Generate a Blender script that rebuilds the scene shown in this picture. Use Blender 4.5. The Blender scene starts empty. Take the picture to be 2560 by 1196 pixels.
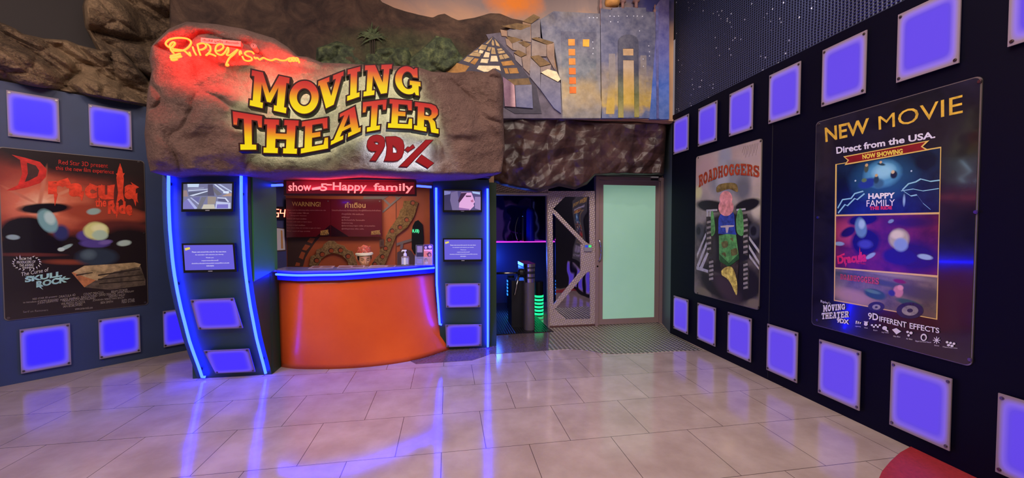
import bpy, bmesh, math, random
from mathutils import Vector, Matrix, noise
random.seed(7)
sc = bpy.context.scene
COL = sc.collection

# ------------------------------------------------------------------ camera
IW, IH, FPX = 2560, 1196, 971.0
PITCH = math.atan(29 / FPX); YAW = math.radians(9.47); EYE = Vector((0, 0, 1.5))
cam_d = bpy.data.cameras.new('camera'); cam = bpy.data.objects.new('camera', cam_d); COL.objects.link(cam)
cam_d.sensor_fit = 'HORIZONTAL'; cam_d.sensor_width = 36.0; cam_d.lens = 36.0 * FPX / IW
cam_d.clip_start = 0.02
cam.location = EYE
cam.rotation_euler = (math.pi / 2 - PITCH, 0, -YAW)
sc.camera = cam
# ------------------------------------------------------------------ view, world, lights
sc.view_settings.view_transform = 'Standard'; sc.view_settings.look = 'None'
sc.view_settings.exposure = 0.0; sc.view_settings.gamma = 1.0; sc.view_settings.use_curve_mapping = False
wd = bpy.data.worlds.new('world'); sc.world = wd; wd.use_nodes = True
wd.node_tree.nodes['Background'].inputs[0].default_value = (0.75, 0.62, 0.66, 1)
wd.node_tree.nodes['Background'].inputs[1].default_value = 0.30

def area(name, loc, target, size, power, color, sy=None, spread=None):
    l = bpy.data.lights.new(name, 'AREA'); l.energy = power; l.color = color; l.size = size
    if sy: l.shape = 'RECTANGLE'; l.size_y = sy
    if spread: l.spread = math.radians(spread)
    o = bpy.data.objects.new(name, l); COL.objects.link(o); o.location = loc
    o.rotation_euler = (Vector(target) - Vector(loc)).to_track_quat('-Z', 'Y').to_euler(); return o
def spot(name, loc, target, power, color, ang, blend=0.6, rad=0.08):
    l = bpy.data.lights.new(name, 'SPOT'); l.energy = power; l.color = color
    l.spot_size = math.radians(ang); l.spot_blend = blend; l.shadow_soft_size = rad
    o = bpy.data.objects.new(name, l); COL.objects.link(o); o.location = loc
    o.rotation_euler = (Vector(target) - Vector(loc)).to_track_quat('-Z', 'Y').to_euler(); return o
area('ceiling_light_warm', (0.2, 0.6, 4.6), (0.2, 2.2, 0), 2.6, 190, (1.0, 0.83, 0.76))
area('ceiling_light_right', (1.9, 1.6, 4.7), (1.6, 3.0, 0), 1.2, 22, (1.0, 0.84, 0.78), spread=100)
area('ceiling_light_left', (-3.0, 0.2, 4.5), (-2.4, 4.0, 1.6), 1.6, 150, (1.0, 0.80, 0.72))
spot('mural_spot_sky', (0.9, 2.9, 4.5), (0.9, 5.0, 4.15), 95, (1.0, 0.86, 0.72), 80)
spot('mural_spot_city', (2.4, 3.0, 4.5), (2.2, 5.0, 3.6), 92, (1.0, 0.86, 0.74), 70)
spot('mesh_spot', (1.7, 2.6, 4.6), (3.1, 3.4, 3.9), 60, (0.72, 0.80, 1.0), 65)
spot('rock_spot', (-2.6, 2.6, 4.5), (-3.9, 4.7, 3.1), 60, (1.0, 0.82, 0.66), 70)

# ------------------------------------------------------------------ pixel rays onto real planes
_cy, _sy = math.cos(YAW), math.sin(YAW)
_f0 = Vector((_sy, _cy, 0)); RIGHT = Vector((_cy, -_sy, 0)); Z = Vector((0, 0, 1))
FWD = _f0 * math.cos(PITCH) - Z * math.sin(PITCH); UP = Z * math.cos(PITCH) + _f0 * math.sin(PITCH)
def ray(x, y): return FWD * FPX + RIGHT * (x - 1280) - UP * (y - 598)
class Frame:
    """a flat working plane: u to the right, v up, w out of the plane"""
    def __init__(s, o, u, v=(0, 0, 1)):
        s.o = Vector(o); s.u = Vector(u).normalized(); s.v = Vector(v).normalized(); s.n = s.u.cross(s.v).normalized()
    def pt(s, u, v, w=0.0): return s.o + s.u * u + s.v * v + s.n * w
    def px(s, x, y, w=0.0):
        d = ray(x, y); t = ((s.o + s.n * w) - EYE).dot(s.n) / d.dot(s.n); p = EYE + d * t - s.o
        return (p.dot(s.u), p.dot(s.v))
    def pxs(s, L, w=0.0): return [s.px(x, y, w) for x, y in L]
    def off(s, w): return Frame(s.o + s.n * w, s.u, s.v)
def FY(y): return Frame((0, y, 0), (1, 0, 0))
def onz(x, y, z=0.0):
    d = ray(x, y); return EYE + d * ((z - EYE.z) / d.z)
XR = 3.108
FR = Frame((XR, 0, 0), (0, -1, 0))
FL = Frame((-4.155, 4.352, 0), (0.737, 0.676, 0))
FS = Frame((-2.4, 3.55, 0), (2.97, 0.60, 0))
def lerp(a, b, t): return a + (b - a) * t
def pw(L):
    def f(t):
        if t <= L[0][0]: return L[0][1]
        for (a, b), (c, d) in zip(L, L[1:]):
            if t <= c: return b + (d - b) * (t - a) / (c - a)
        return L[-1][1]
    return f
def zoom(x0, y0, s): return lambda L: [(x0 + a / s, y0 + b / s) for a, b in L]

# ------------------------------------------------------------------ materials
def lin(c):
    r = []
    for x in c[:3]:
        x = x / 255.0; r.append(x / 12.92 if x <= 0.04045 else ((x + 0.055) / 1.055) ** 2.4)
    return tuple(r) + (1.0,)
_m = {}
class NT:
    def __init__(s, name):
        s.m = bpy.data.materials.new(name); s.m.use_nodes = True; s.t = s.m.node_tree; s.n = s.t.nodes
        s.b = s.n['Principled BSDF']
    def new(s, k, **kw):
        n = s.n.new(k)
        for a, v in kw.items(): setattr(n, a, v)
        return n
    def link(s, a, b): s.t.links.new(a, b)
    def math(s, op, a, b=None, clamp=False):
        n = s.new('ShaderNodeMath', operation=op, use_clamp=clamp)
        for i, x in enumerate((a, b)):
            if x is None: continue
            if isinstance(x, (int, float)): n.inputs[i].default_value = x
            else: s.link(x, n.inputs[i])
        return n.outputs[0]
    def ramp(s, fac, stops, interp='LINEAR'):
        n = s.new('ShaderNodeValToRGB'); n.color_ramp.interpolation = interp; e = n.color_ramp.elements
        while len(e) < len(stops): e.new(0.5)
        for q, (p, c) in zip(e, stops): q.position = p; q.color = lin(c)
        s.link(fac, n.inputs[0]); return n.outputs[0]
    def noise(s, scale, detail=4, rough=0.55, vec=None, out=0, dist=0.0):
        n = s.new('ShaderNodeTexNoise'); n.inputs['Scale'].default_value = scale
        n.inputs['Detail'].default_value = detail; n.inputs['Roughness'].default_value = rough
        n.inputs['Distortion'].default_value = dist
        s.link(vec or s.pos(), n.inputs['Vector']); return n.outputs[out]
    def pos(s): return s.new('ShaderNodeNewGeometry').outputs['Position']
    def xyz(s, vec=None):
        n = s.new('ShaderNodeSeparateXYZ'); s.link(vec or s.pos(), n.inputs[0]); return n.outputs
    def rangemap(s, v, a, b, c=0.0, d=1.0):
        n = s.new('ShaderNodeMapRange'); s.link(v, n.inputs[0])
        for i, x in enumerate((a, b, c, d)): n.inputs[i + 1].default_value = x
        return n.outputs[0]
    def mix(s, fac, a, b, mode='MIX'):
        n = s.new('ShaderNodeMix', data_type='RGBA', blend_type=mode)
        if isinstance(fac, (int, float)): n.inputs[0].default_value = fac
        else: s.link(fac, n.inputs[0])
        for i, x in ((6, a), (7, b)):
            if isinstance(x, tuple): n.inputs[i].default_value = lin(x)
            else: s.link(x, n.inputs[i])
        return n.outputs[2]
    def bump(s, h, strength=0.3, dist=0.02):
        n = s.new('ShaderNodeBump'); n.inputs['Strength'].default_value = strength; n.inputs['Distance'].default_value = dist
        s.link(h, n.inputs['Height']); s.link(n.outputs[0], s.b.inputs['Normal'])
    def base(s, c):
        if isinstance(c, tuple): s.b.inputs['Base Color'].default_value = lin(c)
        else: s.link(c, s.b.inputs['Base Color'])
    def set(s, rough=0.5, metal=0.0, spec=0.5, coat=0.0, coat_rough=0.05):
        s.b.inputs['Roughness'].default_value = rough; s.b.inputs['Metallic'].default_value = metal
        s.b.inputs['Specular IOR Level'].default_value = spec; s.b.inputs['Coat Weight'].default_value = coat
        s.b.inputs['Coat Roughness'].default_value = coat_rough
    def emit(s, c, k=1.0):
        if isinstance(c, tuple): s.b.inputs['Emission Color'].default_value = lin(c) if max(c) > 1.001 else tuple(c[:3]) + (1,)
        else: s.link(c, s.b.inputs['Emission Color'])
        s.b.inputs['Emission Strength'].default_value = k
def mat(name, c=(128, 128, 128), rough=0.5, metal=0.0, spec=0.5, coat=0.0, var=0.0, vs=8.0, bump=0.0, bs=60.0):
    if name in _m: return _m[name]
    s = NT(name); s.set(rough, metal, spec, coat)
    if var:
        s.base(s.mix(s.rangemap(s.noise(vs, 5, 0.6), 0.3, 0.7), tuple(x * (1 - var) for x in c), tuple(min(255, x * (1 + var)) for x in c)))
    else: s.base(c)
    if bump: s.bump(s.noise(bs, 6, 0.6), bump, 0.01)
    _m[name] = s.m; return s.m
def glow(name, c, k=1.0):
    """c: linear rgb floats"""
    if name in _m: return _m[name]
    s = NT(name); s.base((20, 20, 20)); s.set(0.4)
    s.b.inputs['Emission Color'].default_value = tuple(c) + (1,); s.b.inputs['Emission Strength'].default_value = k
    _m[name] = s.m; return s.m
def glow8(name, c, k=1.0): return glow(name, lin(c)[:3], k)
def grad(name, axis, lo, hi, stops, rough=0.6, var=0.12, vs=9.0, coat=0.0, dist=0.0):
    """paint running along a world axis (0 x, 1 y, 2 z)"""
    if name in _m: return _m[name]
    s = NT(name); s.set(rough, coat=coat); f = s.rangemap(s.xyz()[axis], lo, hi)
    if dist: f = s.math('ADD', f, s.math('MULTIPLY', s.math('SUBTRACT', s.noise(5, 3), 0.5), dist))
    c = s.ramp(f, stops)
    if var: c = s.mix(s.rangemap(s.noise(vs, 6, 0.65), 0.25, 0.75), s.mix(var * 2, c, (0, 0, 0)), s.mix(var, c, (255, 245, 230)))
    s.base(c); _m[name] = s.m; return s.m

# ------------------------------------------------------------------ object helpers
def put(name, bm, m, parent=None, smooth=False, mods=None):
    """link a bmesh given in world coordinates as one object under its parent"""
    me = bpy.data.meshes.new(name)
    o = bpy.data.objects.new(name, me); COL.objects.link(o)
    off = Vector((0, 0, 0))
    if parent is not None:
        q = parent
        while q is not None: off += q.location; q = q.parent
        o.parent = parent
    else:
        bb = [v.co for v in bm.verts]
        if bb:
            off = Vector((sum(v.x for v in bb) / len(bb), sum(v.y for v in bb) / len(bb), min(v.z for v in bb))); o.location = off
    bmesh.ops.translate(bm, verts=bm.verts, vec=-off)
    bm.to_mesh(me); bm.free()
    for mm in (m if isinstance(m, (list, tuple)) else [m]): me.materials.append(mm)
    if smooth:
        for p in me.polygons: p.use_smooth = True
    return o
def tag(o, label, cat, group=None):
    o['label'] = label; o['category'] = cat
    if group: o['group'] = group
    return o
def thing(name, label, cat, loc, group=None):
    o = bpy.data.objects.new(name, None); COL.objects.link(o); o.location = loc; o.empty_display_size = 0.05
    return tag(o, label, cat, group)
def struct(name, bm, m, parent=None, smooth=False):
    o = put(name, bm, m, parent, smooth)
    if parent is None: o['kind'] = 'structure'
    return o
def sthing(name, loc):
    o = bpy.data.objects.new(name, None); COL.objects.link(o); o.location = loc; o.empty_display_size = 0.05; o['kind'] = 'structure'; return o
def BM(): return bmesh.new()
def area2(P): return sum(a[0] * b[1] - b[0] * a[1] for a, b in zip(P, P[1:] + P[:1]))
def prism(bm, F, P, w0, w1, mi=0):
    P = list(P)
    if area2(P) < 0: P.reverse()
    a = [bm.verts.new(F.pt(u, v, w1)) for u, v in P]; b = [bm.verts.new(F.pt(u, v, w0)) for u, v in P]
    fs = [bm.faces.new(a), bm.faces.new(b[::-1])]
    n = len(P)
    for i in range(n): fs.append(bm.faces.new((a[i], b[i], b[(i + 1) % n], a[(i + 1) % n])))
    for f in fs: f.material_index = mi
    return fs
def sheet(bm, F, P, w, mi=0):
    P = list(P)
    if area2(P) < 0: P.reverse()
    f = bm.faces.new([bm.verts.new(F.pt(u, v, w)) for u, v in P]); f.material_index = mi; return f
def rect(u0, v0, u1, v1, r=0.0, n=5):
    if r <= 0: return [(u0, v0), (u1, v0), (u1, v1), (u0, v1)]
    out = []
    for cx, cy, a in ((u1 - r, v0 + r, -90), (u1 - r, v1 - r, 0), (u0 + r, v1 - r, 90), (u0 + r, v0 + r, 180)):
        for k in range(n + 1):
            t = math.radians(a + 90.0 * k / n); out.append((cx + r * math.cos(t), cy + r * math.sin(t)))
    return out
def ell(cx, cy, rx, ry, n=28, a0=0.0):
    return [(cx + rx * math.cos(2 * math.pi * k / n + a0), cy + ry * math.sin(2 * math.pi * k / n + a0)) for k in range(n)]
def box(bm, x0, y0, z0, x1, y1, z1, bev=0.0):
    r = bmesh.ops.create_cube(bm, size=1.0)
    for v in r['verts']: v.co = Vector((lerp(x0, x1, v.co.x + .5), lerp(y0, y1, v.co.y + .5), lerp(z0, z1, v.co.z + .5)))
    if bev:
        es = list({e for v in r['verts'] for e in v.link_edges})
        bmesh.ops.bevel(bm, geom=es, offset=bev, segments=2, affect='EDGES', profile=0.7)
def tube(bm, pts, r, seg=8, cap=True):
    pts = [Vector(p) for p in pts]; rings = []; prev = None
    for i, p in enumerate(pts):
        t = (pts[min(i + 1, len(pts) - 1)] - pts[max(i - 1, 0)])
        if t.length < 1e-9: t = Vector((0, 0, 1))
        t.normalize()
        a = prev if prev is not None else (Vector((0, 0, 1)) if abs(t.z) < 0.9 else Vector((1, 0, 0)))
        a = (a - t * a.dot(t)); a.normalize(); prev = a; b = t.cross(a)
        rr = r[i] if isinstance(r, (list, tuple)) else r
        rings.append([bm.verts.new(p + a * (rr * math.cos(2 * math.pi * k / seg)) + b * (rr * math.sin(2 * math.pi * k / seg))) for k in range(seg)])
    for A, B in zip(rings, rings[1:]):
        for k in range(seg): bm.faces.new((A[k], A[(k + 1) % seg], B[(k + 1) % seg], B[k]))
    if cap: bm.faces.new(rings[0][::-1]); bm.faces.new(rings[-1])
def smooth_path(L, n=6):
    """Catmull-Rom through the 2-D or 3-D points"""
    out = []; P = [Vector(p) for p in L]
    for i in range(len(P) - 1):
        p0, p1, p2, p3 = P[max(i - 1, 0)], P[i], P[i + 1], P[min(i + 2, len(P) - 1)]
        for k in range(n):
            t = k / n
            out.append(0.5 * (2 * p1 + (p2 - p0) * t + (2 * p0 - 5 * p1 + 4 * p2 - p3) * t * t + (3 * p1 - p0 - 3 * p2 + p3) * t ** 3))
    out.append(P[-1]); return out
def lathe(bm, c, prof, seg=20):
    rings = [[bm.verts.new(Vector(c) + Vector((r * math.cos(2 * math.pi * k / seg), r * math.sin(2 * math.pi * k / seg), z))) for k in range(seg)] for r, z in prof]
    for A, B in zip(rings, rings[1:]):
        for k in range(seg): bm.faces.new((A[k], A[(k + 1) % seg], B[(k + 1) % seg], B[k]))
    bm.faces.new(rings[0][::-1]); bm.faces.new(rings[-1])
def curve_shape(bm, F, loops, w0, w1, offset=0.0, mi=0):
    """filled shape with holes (even-odd), extruded w0..w1; offset grows or shrinks its outline"""
    cu = bpy.data.curves.new('tmp', 'CURVE'); cu.dimensions = '2D'; cu.fill_mode = 'BOTH'
    cu.extrude = abs(w1 - w0) / 2; cu.offset = offset
    for L in loops:
        sp = cu.splines.new('POLY'); sp.points.add(len(L) - 1)
        for p, (u, v) in zip(sp.points, L): p.co = (u, v, 0, 1)
        sp.use_cyclic_u = True
    _add_curve(bm, cu, lambda c: F.pt(c.x, c.y, (w0 + w1) / 2 + c.z), mi)
def _add_curve(bm, cu, fn, mi=0):
    ob = bpy.data.objects.new('tmp', cu); COL.objects.link(ob)
    dg = bpy.context.evaluated_depsgraph_get(); me = bpy.data.meshes.new_from_object(ob.evaluated_get(dg))
    vs = [bm.verts.new(fn(v.co)) for v in me.vertices]
    for p in me.polygons:
        try: f = bm.faces.new([vs[i] for i in p.vertices]); f.material_index = mi
        except ValueError: pass
    bpy.data.objects.remove(ob); bpy.data.curves.remove(cu); bpy.data.meshes.remove(me)
def text_raw(body, bold=0.0, space=1.0):
    cu = bpy.data.curves.new('tmp', 'FONT'); cu.body = body; cu.size = 1.0; cu.offset = bold; cu.space_character = space
    cu.align_x = 'CENTER'; cu.fill_mode = 'FRONT'; cu.resolution_u = 3
    ob = bpy.data.objects.new('tmp', cu); COL.objects.link(ob)
    dg = bpy.context.evaluated_depsgraph_get(); me = bpy.data.meshes.new_from_object(ob.evaluated_get(dg))
    V = [(v.co.x, v.co.y) for v in me.vertices]; P = [list(p.vertices) for p in me.polygons]
    bpy.data.objects.remove(ob); bpy.data.curves.remove(cu); bpy.data.meshes.remove(me)
    return V, P
def text_quad(bm, F, body, Q, w, bold=0.0, mi=0, space=1.0, arc=0.0):
    """lettering fitted into the quad Q = TL, TR, BR, BL (frame uv); arc bows it upward"""
    V, P = text_raw(body, bold, space)
    if not V: return
    x0 = min(v[0] for v in V); x1 = max(v[0] for v in V); y0 = min(v[1] for v in V); y1 = max(v[1] for v in V)
    vs = []
    for x, y in V:
        s = (x - x0) / max(1e-6, x1 - x0); t = (y - y0) / max(1e-6, y1 - y0)
        u, v = quad(Q, s, t); v += arc * (1 - (2 * s - 1) ** 2)
        vs.append(bm.verts.new(F.pt(u, v, w)))
    for p in P:
        try: f = bm.faces.new([vs[i] for i in p]); f.material_index = mi
        except ValueError: pass
def quad(Q, s, t):
    (ax, ay), (bx, by), (cx, cy), (dx, dy) = Q
    return (lerp(lerp(dx, cx, s), lerp(ax, bx, s), t), lerp(lerp(dy, cy, s), lerp(ay, by, s), t))
def pxq(F, x0, y0, x1, y1, w=0.0): return F.pxs([(x0, y0), (x1, y0), (x1, y1), (x0, y1)], w)
def screw(F, u, v, w, parent, r=0.009, m=None):
    b = BM(); prism(b, F, ell(u, v, r, r, 10), w, w + 0.004); prism(b, F, ell(u, v, r * .6, r * .6, 10), w + .004, w + 0.007)
    return put('screw', b, m or mat('steel_screw', (120, 112, 112), 0.3, 1.0), parent)

# slab-serif glyphs in a unit box: list of loops, first the outline, then the holes
def _arc(cx, cy, rx, ry, a0, a1, n=16): return [(cx + rx * math.cos(math.radians(lerp(a0, a1, k / n))), cy + ry * math.sin(math.radians(lerp(a0, a1, k / n)))) for k in range(n + 1)]
SLAB = {
 'T': [[(0,1),(1,1),(1,.64),(.85,.64),(.81,.82),(.65,.82),(.65,.17),(.81,.17),(.81,0),(.19,0),(.19,.17),(.35,.17),(.35,.82),(.19,.82),(.15,.64),(0,.64)]],
 'H': [[(0,1),(.44,1),(.44,.82),(.36,.82),(.36,.6),(.64,.6),(.64,.82),(.56,.82),(.56,1),(1,1),(1,.82),(.92,.82),(.92,.18),(1,.18),(1,0),(.56,0),(.56,.18),(.64,.18),(.64,.41),(.36,.41),(.36,.18),(.44,.18),(.44,0),(0,0),(0,.18),(.08,.18),(.08,.82),(0,.82)]],
 'E': [[(0,1),(.98,1),(.98,.64),(.8,.64),(.76,.82),(.42,.82),(.42,.6),(.72,.6),(.72,.42),(.42,.42),(.42,.18),(.8,.18),(.84,.38),(1,.38),(1,0),(0,0),(0,.18),(.12,.18),(.12,.82),(0,.82)]],
 'A': [[(.22,1),(.74,1),(.92,.18),(1,.18),(1,0),(.55,0),(.55,.18),(.66,.18),(.63,.3),(.38,.3),(.33,.18),(.43,.18),(.43,0),(0,0),(0,.18),(.09,.18),(.36,.84),(.22,.84)], [(.44,.46),(.6,.46),(.55,.74)]],
 'R': [[(0,1),(.68,1),(.88,.95),(.98,.82),(.98,.66),(.88,.54),(.76,.48),(.86,.4),(.9,.18),(1,.18),(1,0),(.68,0),(.62,.3),(.56,.4),(.42,.4),(.42,.18),(.52,.18),(.52,0),(0,0),(0,.18),(.12,.18),(.12,.82),(0,.82)], [(.42,.83),(.6,.83),(.68,.76),(.68,.64),(.6,.57),(.42,.57)]],
 'M': [[(0,1),(.3,1),(.5,.5),(.7,1),(1,1),(1,.82),(.93,.82),(.93,.18),(1,.18),(1,0),(.63,0),(.63,.18),(.7,.18),(.7,.58),(.56,.2),(.44,.2),(.3,.58),(.3,.18),(.37,.18),(.37,0),(0,0),(0,.18),(.07,.18),(.07,.82),(0,.82)]],
 'O': [ell(.5,.5,.5,.5,36), ell(.5,.5,.22,.25,28)],
 'V': [[(0,1),(.46,1),(.46,.82),(.37,.82),(.53,.4),(.66,.82),(.56,.82),(.56,1),(1,1),(1,.82),(.93,.82),(.66,0),(.34,0),(.07,.82),(0,.82)]],
 'I': [[(0,1),(1,1),(1,.82),(.78,.82),(.78,.18),(1,.18),(1,0),(0,0),(0,.18),(.22,.18),(.22,.82),(0,.82)]],
 'N': [[(0,1),(.38,1),(.68,.46),(.68,.82),(.58,.82),(.58,1),(1,1),(1,.82),(.92,.82),(.92,0),(.66,0),(.34,.58),(.34,.18),(.44,.18),(.44,0),(0,0),(0,.18),(.1,.18),(.1,.82),(0,.82)]],
 'G': [_arc(.48,.5,.48,.5,58,295,24) + [(.74,.1),(.78,.02),(.92,.02),(.92,.34),(1,.34),(1,.52),(.55,.52),(.55,.34),(.64,.34),(.64,.28)] + _arc(.5,.5,.21,.29,-50,-305,16) + [(.7,.62),(.9,.62),(.9,.98),(.8,.98)]],
 'D': [[(0,1),(.6,1),(.9,.85),(1,.5),(.9,.15),(.6,0),(0,0),(0,.18),(.12,.18),(.12,.82),(0,.82)], [(.42,.83),(.56,.83),(.68,.7),(.7,.5),(.68,.3),(.56,.17),(.42,.17)]],
 'S': [[(.95,1),(.95,.66),(.8,.66),(.7,.83),(.4,.84),(.32,.74),(.42,.64),(.8,.56),(1,.4),(.98,.15),(.75,0),(.3,0),(.2,.06),(.18,0),(.02,0),(.02,.36),(.18,.36),(.28,.18),(.6,.16),(.68,.26),(.58,.36),(.22,.44),(.02,.6),(.04,.86),(.26,1),(.66,1),(.78,.94),(.8,1)]],
}
def slab(bm, F, ch, Q, w0, w1, offset=0.0, mi=0):
    curve_shape(bm, F, [[quad(Q, s, t) for s, t in L] for L in SLAB[ch]], w0, w1, offset, mi)
def slab_word(bm, F, word, Q, w0, w1, arc=0.0, gap=0.12, mi=0):
    wid = [0.55 if c == 'I' else (1.25 if c == 'M' else 1.0) for c in word]; tot = sum(wid) + gap * (len(word) - 1); x = 0.0
    for c, k in zip(word, wid):
        s0, s1 = x / tot, (x + k) / tot; x += k + gap
        f = lambda s: arc * (1 - (2 * s - 1) ** 2)
        q = []
        for s, t in ((s0, 1), (s1, 1), (s1, 0), (s0, 0)):
            u, v = quad(Q, s, t); q.append((u, v + f(s)))
        slab(bm, F, c, q, w0, w1, mi=mi)

# ------------------------------------------------------------------ heightfield patches for the cast rock
def patch(bm, F, xl, xr, top, bot, nu, nv, hf, edge=0.12, rim=0.10, depth=0.25, w0=0.0):
    """outline read on the frame; hf(u,v) is the relief; the rim rolls back to close on the surface behind"""
    g = []
    for j in range(nv + 1):
        v = j / nv; row = []
        for i in range(nu + 1):
            u = i / nu
            x = lerp(xl(v), xr(v), u); y = lerp(top(u), bot(u), v)
            a, b = F.px(x, y, w0)
            d = min(min(u, 1 - u) * 1.6, min(v, 1 - v)) ; k = min(1.0, d / edge); k = math.sqrt(max(0.0, 1 - (1 - k) ** 2))
            w = w0 + hf(a, b) * (0.25 + 0.75 * k) - rim * (1 - k)
            a, b = F.px(x, y, w)
            row.append(bm.verts.new(F.pt(a, b, w)))
        g.append(row)
    for j in range(nv):
        for i in range(nu): bm.faces.new((g[j + 1][i], g[j + 1][i + 1], g[j][i + 1], g[j][i]))
    loop = g[0][:] + [r[-1] for r in g[1:]] + g[-1][-2::-1] + [r[0] for r in g[-2:0:-1]]
    back = [bm.verts.new(v.co - F.n * depth) for v in loop]; n = len(loop)
    for i in range(n): bm.faces.new((loop[i], loop[(i + 1) % n], back[(i + 1) % n], back[i]))
def fbm(x, y, z, o=5): return noise.fractal(Vector((x, y, z)), 1.0, 2.0, o)
def ridge(x, y, z, o=4): return noise.ridged_multi_fractal(Vector((x, y, z)), 1.0, 2.0, o, 1.0, 2.0)
def vor(x, y, z): return noise.voronoi(Vector((x, y, z)))[0]

# ================================================================== THE SETTING
# floor: beige 60 cm tiles in a running bond
s = NT('beige_floor_tile'); s.set(0.13, spec=0.75)
mp = s.new('ShaderNodeMapping'); mp.inputs['Location'].default_value = (-0.253, -2.042, 0); s.link(s.pos(), mp.inputs[0])
br = s.new('ShaderNodeTexBrick', offset=0.5, offset_frequency=2, squash=1.0)
s.link(mp.outputs[0], br.inputs['Vector'])
for k, v in (('Scale', 1.0), ('Mortar Size', 0.0022), ('Mortar Smooth', 0.0), ('Bias', 0.0), ('Brick Width', 0.597), ('Row Height', 0.543)): br.inputs[k].default_value = v
br.inputs['Color1'].default_value = lin((174, 157, 147)); br.inputs['Color2'].default_value = lin((180, 162, 151)); br.inputs['Mortar'].default_value = lin((92, 78, 76))
c = s.mix(s.rangemap(s.noise(3.0, 6, 0.6), 0.35, 0.65), (226, 222, 220), (255, 255, 255)); c2 = s.mix(1.0, br.outputs[0], c, 'MULTIPLY')
s.base(c2); s.link(s.rangemap(s.noise(2.2, 4), 0.3, 0.7, 0.07, 0.16), s.b.inputs['Roughness'])
b = BM(); box(b, -9, -4, -0.06, 4.2, 9.2, 0.0); struct('floor', b, s.m)

M_slab = mat('dark_granite', (92, 78, 80), 0.16, var=0.18, vs=40)
s = NT('diamond_plate'); s.set(0.32, 0.55)
def plate_h(s, k=26.0, vec=None):
    x = s.xyz(vec); a = s.math('SINE', s.math('MULTIPLY', s.math('ADD', x[0], x[1]), k * 2.2)); b2 = s.math('SINE', s.math('MULTIPLY', s.math('SUBTRACT', x[0], x[1]), k * 2.2))
    return s.math('MULTIPLY', a, b2)
h = plate_h(s); s.base(s.ramp(s.rangemap(h, -0.2, 0.7), [(0, (112, 106, 96)), (1, (226, 220, 200))])); s.bump(h, 0.8, 0.01); M_dplate = s.m
def overlay(name, px, z, m, k=()):
    F = Frame((0, 0, 0), (1, 0, 0), (0, 1, 0)); P = [(onz(x, y).x, onz(x, y).y) if x > 20 else (x, y) for x, y in px]
    b = BM(); prism(b, F, P, 0.0, z); return struct(name, b, m)
overlay('trim_1', [(1040, 911), (1120, 906), (1180, 902), (1208, 893), (1225, 886), (1300, 882), (1371, 877), (1.47, 5.40), (0.62, 5.38), (0.55, 5.0), (1120, 862), (1000, 890)], 0.003, M_slab)
b = BM(); F0 = Frame((0, 0, 0), (1, 0, 0), (0, 1, 0))
P = [(onz(x, y).x, onz(x, y).y) for x, y in [(1371, 877), (1415, 874), (1450, 875), (1478, 879), (1500, 884), (1540, 886), (1600, 884), (1680, 879), (1757, 877)]] + [(XR - .01, 5.02), (3.30, 5.62), (1.5, 5.62), (1.46, 5.40)]
prism(b, F0, P, 0, 0.004); struct('trim_2', b, M_dplate)
P = [(onz(2277, 1120).x, onz(2277, 1120).y)] + [(onz(x, y).x, onz(x, y).y) for x, y in [(2250, 1135), (2225, 1158), (2205, 1182), (2193, 1210), (2185, 1260)]] + [(2.2, 1.2), (3.1, 1.2)]
b = BM(); prism(b, F0, P, 0, 0.008)
tag(put('carpet', b, mat('red_carpet', (150, 42, 46), 0.45, var=0.1, vs=60)), 'round edged red carpet on the floor by the black wall', 'carpet')

M_navy_black = mat('black_navy_paint', (4, 3, 20), 0.55, spec=0.12)
b = BM(); box(b, XR, -3.0, 0, XR + 0.08, 5.02, 3.062); struct('wall_right', b, M_navy_black)
b = BM(); prism(b, FR, rect(-3.322, 0.02, -3.312, 3.0), 0.0, 0.0015); struct('trim_3', b, mat('panel_seam', (4, 4, 8), 0.8))
# grey end face of the film-strip wall, back to the door
Fj = Frame((3.33, 5.62, 0), (XR - 3.33, 5.02 - 5.62, 0))
b = BM(); prism(b, Fj, rect(0, 0, math.hypot(XR - 3.33, .6), 3.06), -0.06, 0.0); struct('return_wall_right', b, mat('grey_jamb_paint', (66, 74, 80), 0.5))
# wire-mesh cladding above
s = NT('wire_mesh_cladding'); s.set(0.35, 0.5); x = s.xyz()
wv = s.math('SINE', s.math('ADD', s.math('MULTIPLY', x[1], 210), s.math('MULTIPLY', s.noise(3, 2), 5.0)))
wz = s.math('SINE', s.math('ADD', s.math('MULTIPLY', x[2], 260), s.math('MULTIPLY', s.noise(4, 2), 5.0)))
h = s.math('MAXIMUM', wv, wz)
cc = s.ramp(s.rangemap(h, 0.0, 1.0), [(0, (20, 21, 34)), (0.6, (48, 52, 76)), (1, (98, 104, 140))])
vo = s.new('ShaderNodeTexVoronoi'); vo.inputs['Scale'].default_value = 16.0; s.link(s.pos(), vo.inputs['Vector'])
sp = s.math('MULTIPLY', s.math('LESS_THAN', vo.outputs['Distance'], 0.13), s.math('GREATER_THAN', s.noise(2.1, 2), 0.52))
s.base(s.mix(sp, cc, (245, 245, 255))); s.bump(h, 0.45, 0.01)  # white spots paint the mesh's specular glints into the base colour
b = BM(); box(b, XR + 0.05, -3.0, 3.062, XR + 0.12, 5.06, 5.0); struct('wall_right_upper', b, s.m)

M_left = mat('navy_wall_paint', (40, 55, 90), 0.55, var=0.06, vs=2.5)
b = BM(); prism(b, FL, rect(-4.5, 0, 1.58, 2.87), -0.08, 0.0); struct('wall_left', b, M_left)
b = BM(); prism(b, FL, rect(-4.5, 2.87, 2.6, 5.0), -0.50, -0.42); struct('wall_left_upper', b, mat('brown_black_paint', (34, 26, 27), 0.7))
b = BM(); box(b, -9, -4, 5.0, 4.2, 9.2, 5.06); struct('ceiling', b, mat('ceiling_black', (22, 18, 20), 0.9))

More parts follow.
